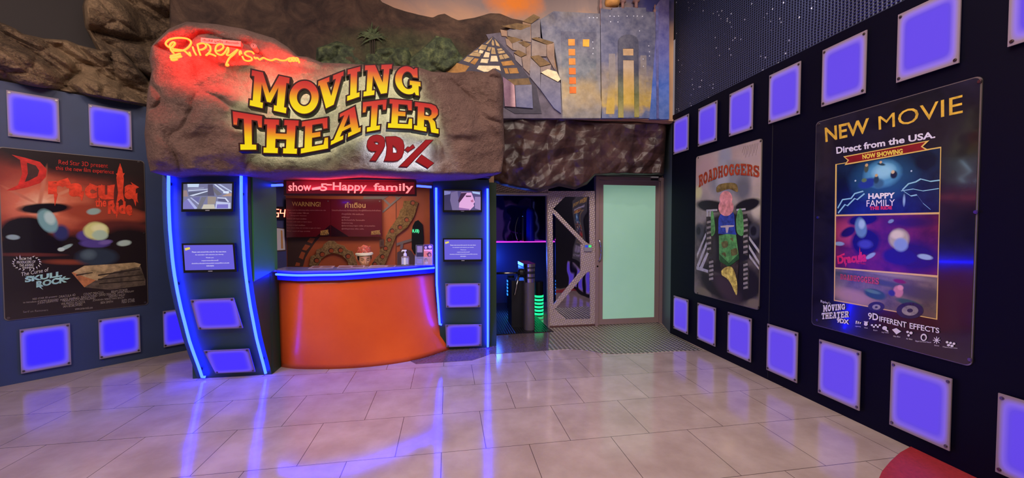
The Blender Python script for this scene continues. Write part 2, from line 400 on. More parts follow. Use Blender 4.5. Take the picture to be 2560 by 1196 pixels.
# ---------------- painted back wall with relief mural
YM = 5.02; FM = FY(YM)
s = NT('mural_sky_paint'); s.set(0.75); x = s.xyz()
n1 = s.noise(1.6, 6, 0.6, dist=0.8)
f = s.math('ADD', s.rangemap(x[2], 3.9, 4.75), s.math('MULTIPLY', s.math('SUBTRACT', n1, 0.5), 0.9))
sky = s.ramp(f, [(0.0, (196, 152, 112)), (0.3, (168, 130, 108)), (0.55, (132, 112, 108)), (0.8, (120, 104, 104)), (1.0, (96, 96, 108))])
def blob(s, cx, cz, rx, rz, soft=1.0):
    x = s.xyz(); d = s.math('ADD', s.math('POWER', s.math('MULTIPLY', s.math('ABSOLUTE', s.math('SUBTRACT', x[0], cx)), 1 / rx), 2.0), s.math('POWER', s.math('MULTIPLY', s.math('ABSOLUTE', s.math('SUBTRACT', x[2], cz)), 1 / rz), 2.0))
    d = s.math('ADD', d, s.math('MULTIPLY', s.math('SUBTRACT', s.noise(4.5, 5, 0.65), 0.5), 1.2))
    return s.rangemap(d, 1.0, 0.0)
ox, oz = FM.px(1285, 5)
sky = s.mix(blob(s, ox, oz, 0.42, 0.22), sky, (214, 118, 30))
dx, dz = FM.px(1640, 5); sky = s.mix(blob(s, dx, dz, 0.55, 0.4), sky, (50, 50, 110))
s.base(sky); M_sky = s.m
b = BM(); box(b, -2.98, YM, 2.05, 0.60, YM + 0.08, 5.0); box(b, 0.60, YM, 2.96, XR, YM + 0.08, 5.0); struct('wall_back', b, M_sky)

mural = thing('painted_mural', 'painted relief mural of hills, railway and blue city above the doors', 'mural', (1.0, YM, 3.0))
MD = 0.38
def mpoly(name, px, w0, w1, m, parent=None):
    w0, w1 = w0 * MD, w1 * MD
    b = BM(); prism(b, FM, FM.pxs(px, w1), w0, w1); return put(name, b, m, parent or mural)
# hills
s = NT('mural_hill_paint'); s.set(0.8); x = s.xyz()
nn = s.noise(3.5, 8, 0.65, dist=1.0)
c = s.ramp(nn, [(0.25, (42, 30, 29)), (0.45, (76, 56, 48)), (0.6, (100, 76, 62)), (0.8, (132, 100, 78))])
gx, gz = FM.px(1000, 130); c = s.mix(s.math('MULTIPLY', blob(s, gx, gz, 1.0, 0.32), 0.75), c, s.ramp(s.noise(9, 6, 0.7), [(0.3, (34, 40, 30)), (0.55, (86, 96, 62)), (0.75, (140, 146, 88))]))
s.base(c); s.bump(s.noise(14, 8, 0.7), 1.0, 0.05); M_hill = s.m
def hill_h(a, z):
    return 0.03 + 0.05 * fbm(a * 1.5, z * 1.5, 3.1, 5) + 0.018 * ridge(a * 2.2 + z, z * 2.6, 1.7, 4) - 0.05 * max(0.0, (a - .55) * 1.6)
x2u = lambda X0, X1, L: pw([((x - X0) / (X1 - X0), y) for x, y in L])
b = BM(); patch(b, FM, pw([(0, 424), (1, 424)]), pw([(0, 1330), (1, 1330)]), x2u(424, 1330, [(424, -60), (920, -40), (955, 4), (985, 18), (1010, 26), (1050, 36), (1082, 42), (1095, 36), (1112, 33), (1128, 42), (1146, 50), (1185, 44), (1225, 32), (1250, 33), (1280, 46), (1312, 52), (1330, 48)]), pw([(0, 330), (1, 260)]), 220, 90, hill_h, edge=0.03, rim=0.03, depth=0.10)
put('hills', b, M_hill, mural, True)
# bushes
s = NT('mural_bush_paint'); s.set(0.8)
s.base(s.ramp(s.noise(11, 7, 0.7), [(0.3, (26, 32, 26)), (0.5, (66, 76, 52)), (0.68, (112, 122, 76)), (0.85, (150, 156, 96))])); s.bump(s.noise(30, 6, 0.65), 0.5, 0.02); M_bush = s.m
def bush_h(a, z):
    v = noise.voronoi(Vector((a * 5.2, z * 5.2, 0)))[0]; return 0.08 + 0.07 * (1 - min(1, v[0] * 1.5) ** 2) + 0.015 * fbm(a * 12, z * 12, 0)
b = BM(); patch(b, FM, pw([(0, 1060), (.4, 1020), (1, 1010)]), pw([(0, 1140), (.5, 1165), (1, 1110)]), pw([(0, 120), (.4, 84), (.8, 90), (1, 120)]), pw([(0, 190), (1, 185)]), 60, 50, bush_h, edge=0.2, rim=0.09, depth=0.06); put('bush', b, M_bush, mural, True)
b = BM(); patch(b, FM, pw([(0, 870), (1, 850)]), pw([(0, 1030), (1, 1040)]), pw([(0, 140), (.5, 118), (1, 112)]), pw([(0, 200), (1, 195)]), 60, 40, bush_h, edge=0.2, rim=0.09, depth=0.06); put('bush', b, M_bush, mural, True)
b = BM(); patch(b, FM, pw([(0, 790), (1, 780)]), pw([(0, 895), (1, 900)]), pw([(0, 118), (.5, 100), (1, 112)]), pw([(0, 175), (1, 180)]), 40, 30, bush_h, edge=0.2, rim=0.09, depth=0.06); put('bush', b, M_bush, mural, True)
# palm tree
b = BM(); Fp = FM.off(0.10)
for x0, x1 in ((925, 929), (931, 932), (936, 935)): tube(b, [Fp.pt(*Fp.px(x0, 100)), Fp.pt(*Fp.px(x1, 165))], 0.007, 6)
put('palm_trunk', b, mat('palm_bark_paint', (58, 48, 38), 0.8), mural)
b = BM(); random.seed(3)
for k in range(26):
    a = math.radians(lerp(-15, 195, k / 25.0)); L = random.uniform(26, 42); cx, cy = 931 + random.uniform(-4, 4), 92 + random.uniform(-8, 8)
    pts = [(cx + L * t * math.cos(a), cy - L * t * math.sin(a) * 1.05 + 12 * t * t) for t in (0, .35, .7, 1)]
    tube(b, [Fp.pt(*Fp.px(x, y), 0.01 * k / 25) for x, y in pts], [0.010, 0.012, 0.008, 0.002], 5)
put('palm_crown', b, mat('palm_leaf_paint', (72, 84, 54), 0.8, var=0.3, vs=20), mural)
# railway road
z4 = zoom(1080, 0, 5.98)
mpoly('road', z4([(908, 540), (150, 1120), (560, 1300), (1240, 1700), (1640, 1700), (1560, 1300), (1180, 800)]), 0.0, 0.19, mat('road_paint', (66, 62, 76), 0.8, var=0.15))
sleep = mat('sleeper_paint', (178, 150, 108), 0.8, var=0.15, vs=20); sleep2 = mat('pale_sleeper_paint', (226, 208, 168), 0.8, var=0.1, vs=20); ochre = mat('ochre_paint', (164, 118, 62), 0.8, var=0.15, vs=14)
tiles = [([(905, 555), (860, 600), (800, 655), (835, 660), (880, 600)], 0), ([(745, 665), (690, 730), (795, 745), (825, 680)], 0), ([(690, 740), (610, 770), (690, 790)], 0), ([(715, 745), (695, 790), (755, 800), (775, 760)], 1), ([(610, 780), (550, 828), (715, 848), (735, 800)], 0), ([(525, 845), (470, 905), (555, 935), (625, 862)], 0),
 ([(905, 590), (890, 640), (900, 680), (930, 680), (925, 620)], 0), ([(840, 700), (820, 755), (865, 768), (890, 705)], 0), ([(800, 775), (765, 855), (850, 860), (865, 790)], 1), ([(740, 880), (720, 935), (830, 945), (850, 880)], 1), ([(895, 705), (885, 805), (955, 810), (935, 715)], 0), ([(885, 835), (870, 920), (990, 920), (970, 835)], 1), ([(700, 980), (670, 1030), (780, 1075), (880, 1070), (940, 1020), (1030, 1060), (1010, 985)], 1),
 ([(935, 580), (960, 680), (1015, 700), (1000, 660)], 0), ([(970, 730), (985, 760), (1060, 745), (1035, 720)], 0), ([(980, 770), (995, 805), (1095, 790), (1075, 755)], 0), ([(1050, 820), (1090, 880), (1160, 860), (1110, 805)], 0), ([(1000, 830), (1020, 890), (1080, 880), (1040, 815)], 0), ([(1030, 925), (1060, 985), (1235, 970), (1190, 905)], 2), ([(1070, 1020), (1100, 1100), (1150, 1100), (1125, 1020)], 2), ([(1140, 1020), (1165, 1100), (1300, 1095), (1270, 1015)], 2), ([(370, 940), (180, 1070), (400, 1110), (500, 1070), (560, 990)], 2), ([(640, 870), (570, 940), (640, 970), (700, 880)], 2)]
for L, k in tiles: mpoly('sleeper', z4(L), 0.19, 0.198, (sleep, sleep2, ochre)[k])
# houses beside the road (each a face and a roof)
zc = zoom(860, 0, 3.122)
lo_, hi_ = FM.px(1300, 270)[1], FM.px(1300, 90)[1]
M_hface = grad('house_face_paint', 2, lo_, hi_, [(0, (82, 88, 138)), (0.45, (104, 98, 118)), (0.75, (132, 108, 98)), (1, (110, 98, 104))]); M_hroof = mat('house_roof_paint', (112, 88, 58), 0.8, var=0.2, vs=14)
M_hside = grad('house_side_paint', 2, lo_, hi_, [(0, (80, 76, 116)), (0.5, (118, 94, 88)), (1, (146, 106, 76))])
houses = [([(1395, 165), (1480, 110), (1530, 135), (1460, 185)], [(1460, 190), (1530, 150), (1530, 290), (1465, 300)], [(1395, 170), (1458, 188), (1460, 330), (1395, 320)]),
 ([(1225, 205), (1350, 180), (1460, 200), (1380, 235)], [(1275, 240), (1455, 210), (1455, 330), (1280, 280)], [(1220, 230), (1272, 240), (1275, 285), (1230, 280)]),
 ([(1265, 285), (1330, 290), (1390, 310), (1310, 340)], [(1310, 305), (1390, 320), (1390, 400), (1320, 390)], [(1260, 300), (1308, 310), (1318, 390), (1270, 350)]),
 ([(1360, 330), (1400, 320), (1460, 345), (1420, 370)], [(1360, 340), (1420, 370), (1420, 430), (1370, 400)], [(1422, 372), (1458, 348), (1460, 560), (1430, 540)]),
 ([(1325, 410), (1360, 390), (1430, 425), (1380, 445)], [(1325, 420), (1385, 450), (1390, 520), (1340, 470)], [(1387, 448), (1430, 430), (1450, 580), (1400, 530)]),
 ([(1465, 300), (1500, 290), (1640, 330), (1590, 350)], [(1465, 310), (1580, 350), (1580, 440), (1465, 440)], [(1582, 350), (1640, 335), (1645, 545), (1585, 440)]),
 ([(1455, 440), (1520, 430), (1615, 500), (1530, 520)], [(1455, 450), (1530, 525), (1535, 700), (1450, 600)], [(1532, 525), (1618, 505), (1610, 545), (1535, 570)]),
 ([(1540, 565), (1590, 540), (1660, 560), (1690, 620), (1670, 638), (1560, 580)], [(1538, 575), (1660, 640), (1690, 650), (1695, 885), (1640, 845), (1535, 700)], None),
 ([(1275, 620), (1440, 610), (1460, 660), (1330, 665)], [(1335, 665), (1465, 660), (1475, 845), (1345, 835)], [(1240, 600), (1330, 660), (1340, 835), (1255, 830)])]
mpoly('house_backdrop', [(1215, 86), (1260, 80), (1305, 58), (1350, 46), (1356, 95), (1402, 200), (1406, 296), (1256, 296), (1240, 190), (1228, 110)], 0.0, 0.17, mat('backdrop_paint', (98, 90, 104), 0.8, var=0.2, vs=6))
for i, (roof, face, side) in enumerate(houses):
    w = 0.20 + 0.005 * i
    h = mpoly('house', zc(face), 0.0, w, M_hface)
    mpoly('house_roof', zc(roof), w - 0.02, w + 0.004, M_hroof if i != 7 else sleep2, mural)
    if side: mpoly('house_side', zc(side), 0.0, w + 0.002, M_hside if i != 8 else grad('magenta_side_paint', 0, FM.px(1255, 230)[0], FM.px(1290, 230)[0], [(0, (120, 70, 110)), (0.5, (96, 40, 84)), (0.8, (210, 160, 170)), (1, (120, 80, 120))]), mural)
# tower blocks on the right
zt = zoom(1380, 0, 3.857)
bz0, bz1 = FM.px(1500, 296)[1], FM.px(1500, 20)[1]
M_tow = grad('tower_paint', 2, bz0, bz1, [(0, (124, 120, 128)), (0.25, (150, 140, 128)), (0.5, (98, 102, 124)), (0.75, (62, 70, 112)), (1, (84, 76, 88))], var=0.16, dist=0.5)
M_tow_in = grad('tower_inner_paint', 2, bz0, bz1, [(0, (130, 126, 126)), (0.2, (176, 150, 100)), (0.42, (92, 104, 122)), (0.68, (42, 48, 94)), (1, (40, 46, 92))], var=0.16, dist=0.35)
M_tow2 = grad('blue_tower_paint', 2, bz0, bz1, [(0, (78, 100, 150)), (0.12, (206, 172, 62)), (0.35, (150, 134, 120)), (0.55, (62, 72, 126)), (1, (58, 62, 104))], var=0.16, dist=0.45)
M_bluepost = grad('blue_post_paint', 2, bz0, bz1, [(0, (52, 100, 176)), (0.3, (48, 104, 210)), (0.6, (84, 92, 180)), (1, (72, 58, 130))], var=0.12)
mpoly('tower', [(1350, 49), (1384, 28), (1500, 34), (1502, 296), (1406, 296), (1400, 200), (1385, 110), (1352, 95)], 0.0, 0.17, M_tow)
mpoly('tower_panel', zt([(88, 300), (430, 312), (425, 700), (480, 1000), (470, 1140), (105, 1130)]), 0.17, 0.176, M_tow_in)
mpoly('tower', zt([(468, 150), (470, 80), (580, 95), (580, 75), (690, 68), (905, 75), (908, 112), (990, 115), (1000, 300), (960, 1140), (482, 1140)]), 0.0, 0.165, M_tow2)
mpoly('blue_edge_panel', zt([(1000, 60), (1060, -20), (1130, -20), (1130, 1150), (940, 1150), (975, 700), (1005, 300)]), 0.0, 0.172, M_bluepost)
M_yel = mat('yellow_window_paint', (222, 140, 58), 0.7, var=0.1); M_org = mat('orange_window_paint', (222, 112, 36), 0.7, var=0.1); M_cream = mat('cream_window_paint', (196, 160, 120), 0.7, var=0.12)
for i, yy in enumerate((377, 472, 563, 655, 747, 838)): mpoly('painted_window', zt([(157 + i * 2.4, yy), (220 + i * 2.6, yy), (221 + i * 2.6, yy + 62), (158 + i * 2.4, yy + 62)]), 0.176, 0.188, M_yel if i < 3 else M_org)
mpoly('painted_window', zt([(298, 380), (360, 380), (358, 450), (298, 448)]), 0.176, 0.188, mat('bright_yellow_window_paint', (230, 160, 50), 0.7, var=0.1))
arch = [(640, 1135), (638, 400)] + [(735 + 98 * math.cos(math.radians(a)), 400 - 68 * math.sin(math.radians(a))) for a in range(170, -1, -17)] + [(834, 400), (840, 1130), (795, 1130), (790, 580), (686, 578), (690, 1135)]
M_arch = grad('arch_paint', 2, bz0, bz1, [(0, (170, 160, 60)), (0.22, (96, 104, 40)), (0.45, (30, 40, 84)), (1, (28, 34, 80))], var=0.12)
b = BM(); curve_shape(b, FM, [FM.pxs(zt(arch), 0.073), FM.pxs(zt([(684, 468), (786, 468), (786, 535), (686, 535)]), 0.073)], 0.06, 0.073); put('arch', b, M_arch, mural)
mpoly('painted_window', zt([(684, 466), (787, 466), (787, 537), (685, 537)]), 0.165, 0.178, M_cream)
mpoly('arch_doorway', zt([(686, 576), (790, 578), (796, 1132), (690, 1136)]), 0.165, 0.178, grad('doorway_paint', 2, bz0, FM.px(1580, 150)[1], [(0, (84, 104, 150)), (0.1, (110, 110, 120)), (0.25, (222, 184, 50)), (0.6, (206, 164, 76)), (0.85, (206, 180, 150)), (1, (176, 146, 120))]))
for P_ in ([(548, 518), (608, 518), (612, 720), (600, 1100), (520, 1100), (548, 760)], [(852, 535), (910, 535), (912, 720), (852, 720)], [(905, 790), (965, 790), (968, 900), (910, 900)]):
    mpoly('painted_block', zt(P_), 0.165, 0.169, grad('block_paint', 2, bz0, FM.px(1530, 140)[1], [(0, (206, 172, 60)), (0.3, (214, 176, 50)), (0.55, (140, 128, 118)), (1, (132, 124, 134))], dist=0.3))
for x0, yb_, yt_, r0 in ((1503, 62, -12, .016), (1558, 20, -6, .034), (1592, 19, -8, .036), (1639, 60, 8, .018)):
    b = BM(); c_ = FM.pt(*FM.px(x0, yb_, 0.07), 0.05); c1 = FM.pt(*FM.px(x0, yt_, 0.07), 0.05); h = c1.z - c_.z
    lathe(b, c_, [(r0 * .7, 0), (r0 * .6, h * .3), (r0 * .7, h * .55), (r0 * 1.3, h * .62), (r0 * 1.4, h * .68), (r0 * .7, h * .76), (r0 * .9, h * .88), (.003, h)], 12)
    put('finial', b, mat('finial_paint', (132, 96, 92), 0.7, var=0.15), mural, True)
b = BM(); lathe(b, FM.pt(*FM.px(1533, 12, .06), .03), [(.085, 0), (.10, .04), (.09, .09), (.05, .14), (.006, .20)], 18); put('painted_dome', b, mat('dome_paint', (196, 140, 74), 0.7, var=.2), mural, True)
for yy, w_ in ((24, 0.22),):
    b = BM(); prism(b, FM, FM.pxs(zt([(1000, 60), (1025, 60), (1030, 1140), (1040, 1145), (1010, 1145)]), 0.073), 0.06, 0.073); put('painted_column', b, mat('column_paint', (96, 96, 150), 0.7, var=0.2), mural)
stars = [(393, 405), (398, 465), (394, 518), (360, 170), (400, 170), (435, 172), (560, 155), (600, 158), (642, 155), (725, 155), (788, 155), (823, 155), (872, 158), (845, 298), (934, 443), (680, 430), (716, 432), (755, 430), (802, 432), (565, 210), (636, 212), (940, 500), (940, 540), (880, 570), (882, 640)]
b = BM()
for x0, y0 in stars:
    u_, v_ = FM.px(*zt([(x0, y0)])[0], 0.071); prism(b, FM, ell(u_, v_, 0.0075, 0.0075, 8), 0.055, 0.071)
put('painted_star', b, mat('star_paint', (205, 208, 225), 0.7), mural)['kind'] = 'stuff'

# ---------------- door wall, set back under the rock
YD = 5.6; FD = FY(YD)
M_dark = mat('dark_wall_paint', (20, 20, 26), 0.6)
b = BM(); box(b, 0.55, YD + 0.02, 2.30, 3.42, YD + 0.12, 3.2); struct('wall_back_lower', b, M_dark)
b = BM(); box(b, 3.31, YD + 0.02, 0, 3.42, YD + 0.12, 2.3); struct('pier_wall_right', b, mat('jamb_brown', (92, 70, 66), 0.5))
# glass door
M_alu = mat('bronze_aluminium', (156, 132, 126), 0.4, 0.35)
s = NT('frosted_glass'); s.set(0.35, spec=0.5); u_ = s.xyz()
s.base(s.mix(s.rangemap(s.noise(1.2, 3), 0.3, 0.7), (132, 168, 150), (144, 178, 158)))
s.b.inputs['Emission Color'].default_value = lin((120, 165, 140)); s.b.inputs['Emission Strength'].default_value = 0.62; M_frost = s.m  # emission added to brighten the pane; it is no lamp
door = sthing('door_1', (2.2, YD, 0))
def dpart(name, P, w0, w1, m, par=door, F=FD):
    b = BM(); prism(b, F, P, w0, w1); return put(name, b, m, par)
dl, dr = 2.21, 3.315; dt = 2.27
for nm, P in (('frame_side', rect(dl, 0, dl + .05, dt)), ('frame_side', rect(dr - .05, 0, dr, dt)), ('frame_top', rect(dl + .05, dt - .05, dr - .05, dt)), ('stile', rect(dl + .055, .012, dl + .125, dt - .055)), ('stile', rect(dr - .125, .012, dr - .055, dt - .055)), ('rail', rect(dl + .125, dt - .125, dr - .125, dt - .055)), ('rail', rect(dl + .125, .012, dr - .125, .095))):
    dpart(nm, P, -0.05 if 'frame' in nm else -0.03, 0.03 if 'frame' in nm else 0.012, M_alu)
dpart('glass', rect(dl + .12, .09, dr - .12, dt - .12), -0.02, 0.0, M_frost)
dpart('closer_plate', rect(dr - .22, dt - .045, dr - .1, dt - .02), 0.03, 0.036, M_dark)
hp = [FD.pt(*FD.px(x, y), w) for x, y, w in ((1493, 600, .012), (1496, 603, .05), (1499, 625, .065), (1497, 648, .05), (1493, 652, .012))]
b = BM(); tube(b, smooth_path(hp, 5), 0.013, 10); put('handle', b, mat('brushed_steel', (190, 184, 178), 0.25, 1.0), door, True)
b = BM(); prism(b, FD, ell(*FD.px(1492, 666), .014, .014, 14), .012, .03); put('lock', b, mat('brushed_steel'), door)
# mirrored side panel framed in diamond plate
s = NT('diamond_plate_trim'); s.set(0.36, 0.4); x = s.xyz(); 
h = s.math('MULTIPLY', s.math('SINE', s.math('MULTIPLY', s.math('ADD', x[0], x[2]), 62)), s.math('SINE', s.math('MULTIPLY', s.math('SUBTRACT', x[0], x[2]), 130)))
s.base(s.ramp(s.rangemap(h, -0.1, 0.7), [(0, (176, 158, 150)), (1, (214, 196, 186))])); s.bump(h, 0.3, 0.006); M_dtrim = s.m
s = NT('wavy_mirror'); s.set(0.03, 1.0); s.base((176, 172, 188)); x = s.xyz()
s.bump(s.math('ADD', s.math('MULTIPLY', s.math('SINE', s.math('MULTIPLY', x[2], 5.2)), 0.5), s.noise(2.2, 1)), 0.14, 0.06); M_mirror = s.m
side = sthing('door_2', (1.47, YD, 0))
dpart('mirror', FD.pxs([(1388, 492), (1474, 492), (1476, 805), (1390, 808)]), -0.03, 0.0, M_mirror, side)
pan = lambda n, px, w1=0.016: dpart(n, FD.pxs(px, w1), 0.0, w1, M_dtrim, side)
pan('plate_trim', [(1366, 478), (1487, 478), (1487, 492), (1366, 492)]); pan('plate_trim', [(1366, 492), (1381, 492), (1384, 820), (1370, 820)]); pan('plate_trim', [(1474, 492), (1487, 492), (1489, 818), (1476, 818)])
pan('plate_trim', [(1383, 800), (1477, 798), (1477, 818), (1384, 820)], 0.018)
pan('plate_corner', [(1380, 491), (1414, 491), (1381, 524)], 0.02); pan('plate_brace', [(1382, 522), (1390, 528), (1463, 604), (1475, 612), (1475, 630), (1460, 614), (1381, 532)], 0.022)
pan('plate_corner', [(1452, 612), (1475, 612), (1476, 680), (1452, 682)], 0.02); pan('plate_brace', [(1382, 764), (1452, 680), (1466, 672), (1476, 676), (1465, 684), (1385, 776)], 0.022)
pan('plate_corner', [(1384, 770), (1417, 801), (1384, 803)], 0.02)
dpart('edge_strip', FD.pxs([(1365, 478), (1368, 478), (1373, 822), (1370, 822)]), -0.05, 0.03, mat('bronze_aluminium'), side)
dpart('kick_rail', rect(1.48, 0.0, 2.21, 0.03), -0.04, 0.02, mat('red_brown_rail', (88, 58, 50), 0.5), side)
kp = dpart('keypad', FD.pxs([(1461, 612), (1480, 612), (1480, 629), (1461, 629)], .05), 0.02, 0.045, mat('keypad_grey', (140, 136, 140), 0.5), side)
dpart('keypad_screen', FD.pxs([(1463, 613.5), (1470, 613.5), (1470, 619), (1463, 619)], .047), 0.045, 0.047, glow8('blue_lcd', (40, 70, 220), 1.0), kp)
dpart('keypad_light', FD.pxs([(1472, 613.5), (1478.5, 613.5), (1478.5, 619), (1472, 619)], .047), 0.045, 0.047, glow8('green_lcd', (70, 240, 120), 1.0), kp)

# entrance room behind the turnstile
M_blue_in = mat('blue_entrance_paint', (30, 36, 96), 0.5)
b = BM(); box(b, 0.3, 7.95, 0, 3.4, 8.05, 2.6); struct('entrance_wall_back', b, M_blue_in)
b = BM(); box(b, 0.55, YD - 0.1, 0, 0.66, 8.0, 2.6); struct('entrance_wall_left', b, mat('deep_blue_paint', (26, 26, 70), 0.5))
b = BM(); box(b, 2.35, YD + 0.15, 0, 2.45, 8.0, 2.6); struct('entrance_wall_right', b, mat('dark_wall_paint'))
b = BM(); box(b, 0.3, YD + 0.1, 2.35, 3.4, 8.05, 2.42); struct('entrance_ceiling', b, mat('ceiling_black'))
b = BM(); box(b, 0.62, YD - 0.03, 2.0, 1.47, YD + 0.06, 2.32); struct('trim_4', b, M_dtrim)
b = BM(); box(b, 0.66, YD - 0.06, 1.97, 1.47, YD + 0.08, 2.0); struct('trim_5', b, mat('pale_lintel', (196, 178, 168), 0.4, 0.3))
s = NT('tread_rubber'); s.set(0.22); h = plate_h(s, 40); s.base((22, 22, 30)); s.bump(h, 0.6, 0.008); M_tread = s.m
b = BM(); prism(b, F0, [(0.66, 5.32), (1.5, 5.36), (1.47, 5.6), (1.47, 7.95), (0.66, 7.95)], 0, 0.012); struct('trim_6', b, M_tread)

# ================================================================== ROCK
def rock_mat(name, a, b2, c3, scale=3.0, bump=0.5, rough=0.85, bs=28, bd=0.03):
    s = NT(name); s.set(rough); n = s.noise(scale, 8, 0.65, dist=0.6)
    s.base(s.mix(s.rangemap(s.noise(45, 4, 0.7), 0.35, 0.75), s.ramp(n, [(0.28, a), (0.5, b2), (0.74, c3)]), s.ramp(n, [(0.28, b2), (0.5, c3), (0.74, c3)])))
    s.bump(s.math('ADD', s.noise(bs, 8, 0.72), s.math('MULTIPLY', s.noise(75, 3, 0.6), 0.45)), bump, bd); return s.m
M_boulder = rock_mat('stucco_rock', (88, 65, 58), (120, 91, 81), (150, 117, 105), 1.6, 1.0, bs=22, bd=0.05)
def boulder_h(a, z):
    k = 1.0 if a < 0.72 else max(0.22, 1.0 - (a - .72) * 2.6)
    big = fbm(a * 1.25, z * 1.6, 5.2, 3) * 0.11
    q = a * 0.95 + z * 0.75
    fold = max(0.0, 1 - abs(fbm(q * 1.3, z * 1.2 - a * 0.5, 9.1, 3)) * 3.2) ** 2
    step = 0.05 * math.tanh(6 * fbm(a * 1.7 + 3, z * 2.4, 2.2, 2))
    right = 0.07 * max(0, min(1, (a - 2.35) / 0.3)) * math.sin((a - 2.3) * 6 + z * 3)
    if a > 2.3: k = min(.8, k + (a - 2.3) * 1.6)
    return k * (big + step - 0.08 * fold) + right + 0.016 * fbm(a * 8, z * 8, 2.0, 5) + 0.05
b = BM()
X2 = lambda L: x2u(365, 1259, L)
patch(b, FS, pw([(0, 378), (.1, 373), (.2, 379), (.36, 369), (.7, 361), (.88, 367), (1, 376)]), pw([(0, 1252), (.1, 1259), (.4, 1258), (.75, 1262), (1, 1254)]),
      X2([(365, 116), (380, 100), (410, 72), (455, 54), (530, 60), (600, 72), (640, 84), (680, 96), (715, 118), (740, 140), (764, 142), (803, 157), (847, 158), (950, 164), (1043, 166), (1084, 180), (1148, 182), (1181, 177), (1222, 182), (1240, 171), (1259, 185)]),
      X2([(365, 430), (420, 438), (470, 434), (560, 437), (640, 439), (720, 436), (800, 438), (900, 432), (1000, 437), (1100, 441), (1200, 440), (1259, 432)]), 330, 150, boulder_h, edge=0.045, rim=0.09, depth=0.95)
tag(put('sign_boulder', b, M_boulder, None, True), 'big brown cast boulder above the kiosk carrying the theater lettering', 'rock')
# rocks over the left wall
M_rockL = rock_mat('cave_rock', (28, 19, 15), (74, 56, 43), (150, 124, 94), 1.7, 0.8, bs=14)
FLr = FL.off(-0.12)
def cave_h(a, z):
    p = Vector((a * 2.2 + 0.9 * z + .3 * fbm(a * 2, z * 2, 8, 2), z * 2.8 + .5 * a, 1.0)); d = noise.voronoi(p)[0]
    lump = 1 - min(1, d[0] * 1.25) ** 2; crack = min(1, (d[1] - d[0]) * 4.0) ** .6
    d2 = noise.voronoi(Vector((a * 5.0 + z * 2.0, z * 5.5, 7.0)))[0]
    return 0.36 * lump * (0.25 + 0.75 * crack) + 0.06 * min(1, (d2[1] - d2[0]) * 3) + 0.04 * fbm(a * 3, z * 5, 4, 4)
b = BM()
patch(b, FLr, pw([(0, -60), (1, -60)]), pw([(0, 300), (1, 452)]), x2u(-60, 320, [(-60, 44), (0, 54), (22, 62), (45, 72), (62, 84), (120, 96), (180, 100), (210, 112), (260, 124), (320, 120)]), x2u(-60, 452, [(-60, 194), (0, 204), (365, 266), (452, 282)]), 170, 110, cave_h, edge=0.06, rim=0.12, depth=0.25)
tag(put('cave_rock', b, M_rockL, None, True), 'dark brown cast rock ledge resting on the navy poster wall', 'rock')
FLu = FL.off(-0.30)
def cave_h2(a, z): return cave_h(a * 0.75 + 3.3, z * 0.75 + 1.2) * 1.2
b = BM()
patch(b, FLu, pw([(0, 226), (.4, 208), (.7, 214), (1, 250)]), pw([(0, 470), (1, 440)]), pw([(0, -70), (1, -70)]), pw([(0, 130), (.4, 190), (1, 215)]), 120, 110, cave_h2, edge=0.08, rim=0.14, depth=0.25)
tag(put('cave_rock', b, M_rockL, None, True), 'dark brown upper cast rock rising behind the ledge beside the red lit boulder', 'rock')
# crumpled rock canopy over the doors
s = NT('crumpled_rock_skin'); s.set(0.40, spec=0.5)
s.base(s.ramp(s.noise(3.0, 6, 0.6, dist=0.8), [(0.3, (38, 25, 23)), (0.55, (68, 46, 41)), (0.78, (98, 72, 62))])); s.bump(s.noise(16, 6, 0.6, dist=1.0), 0.25, 0.02); M_crump = s.m
FC = Frame((0, 5.30, 2.0), (1, 0, 0), (0, -0.22, 1.0))
def tri(t): return abs((t % 1.0) * 2 - 1)
def crump_h(a, z):
    h = 0.0
    for k, (ang, f, am) in enumerate(((25, 1.1, .10), (118, 1.5, .09), (72, 1.9, .06), (155, 2.6, .05), (8, 3.6, .035), (95, 4.4, .028), (135, 6.5, .016), (40, 8.0, .012))):
        w = 0.55 * fbm(a * 1.3 + k * 3.1, z * 1.3, k * 1.7, 2)
        c, d = math.cos(math.radians(ang)), math.sin(math.radians(ang))
        m = 0.35 + 0.65 * min(1, max(0, .5 + 1.6 * fbm(a * 1.6, z * 1.6, k * 2.3 + 9, 2)))
        h += am * m * tri((a * c + z * d) * f + w)
    lump = max(0.0, 1 - ((a - 1.2) / 0.55) ** 2) * (0.5 + 0.5 * fbm(a * 2, z * 2, 3, 2))
    return -0.06 + 0.85 * h + 0.10 * lump
b = BM()
patch(b, FC, pw([(0, 1225), (1, 1225)]), pw([(0, 1668), (.4, 1664), (.7, 1662), (1, 1660)]), x2u(1225, 1665, [(1225, 258), (1262, 266), (1330, 272), (1360, 276), (1400, 288), (1450, 300), (1500, 304), (1590, 306), (1665, 302)]),
      x2u(1225, 1665, [(1225, 452), (1255, 464), (1290, 472), (1320, 478), (1345, 482), (1370, 474), (1400, 466), (1440, 474), (1470, 462), (1490, 440), (1560, 437), (1610, 438), (1665, 437)]), 260, 120, crump_h, edge=0.05, rim=0.08, depth=0.30)
tag(put('rock_canopy', b, M_crump, None, True), 'crumpled dark brown rock skin hanging over the glass door and entrance', 'rock')
b = BM(); box(b, 2.35, 4.985, 2.972, XR - 0.01, YM + 0.06, 2.998); struct('trim_7', b, mat('tan_board', (176, 136, 104), 0.7))

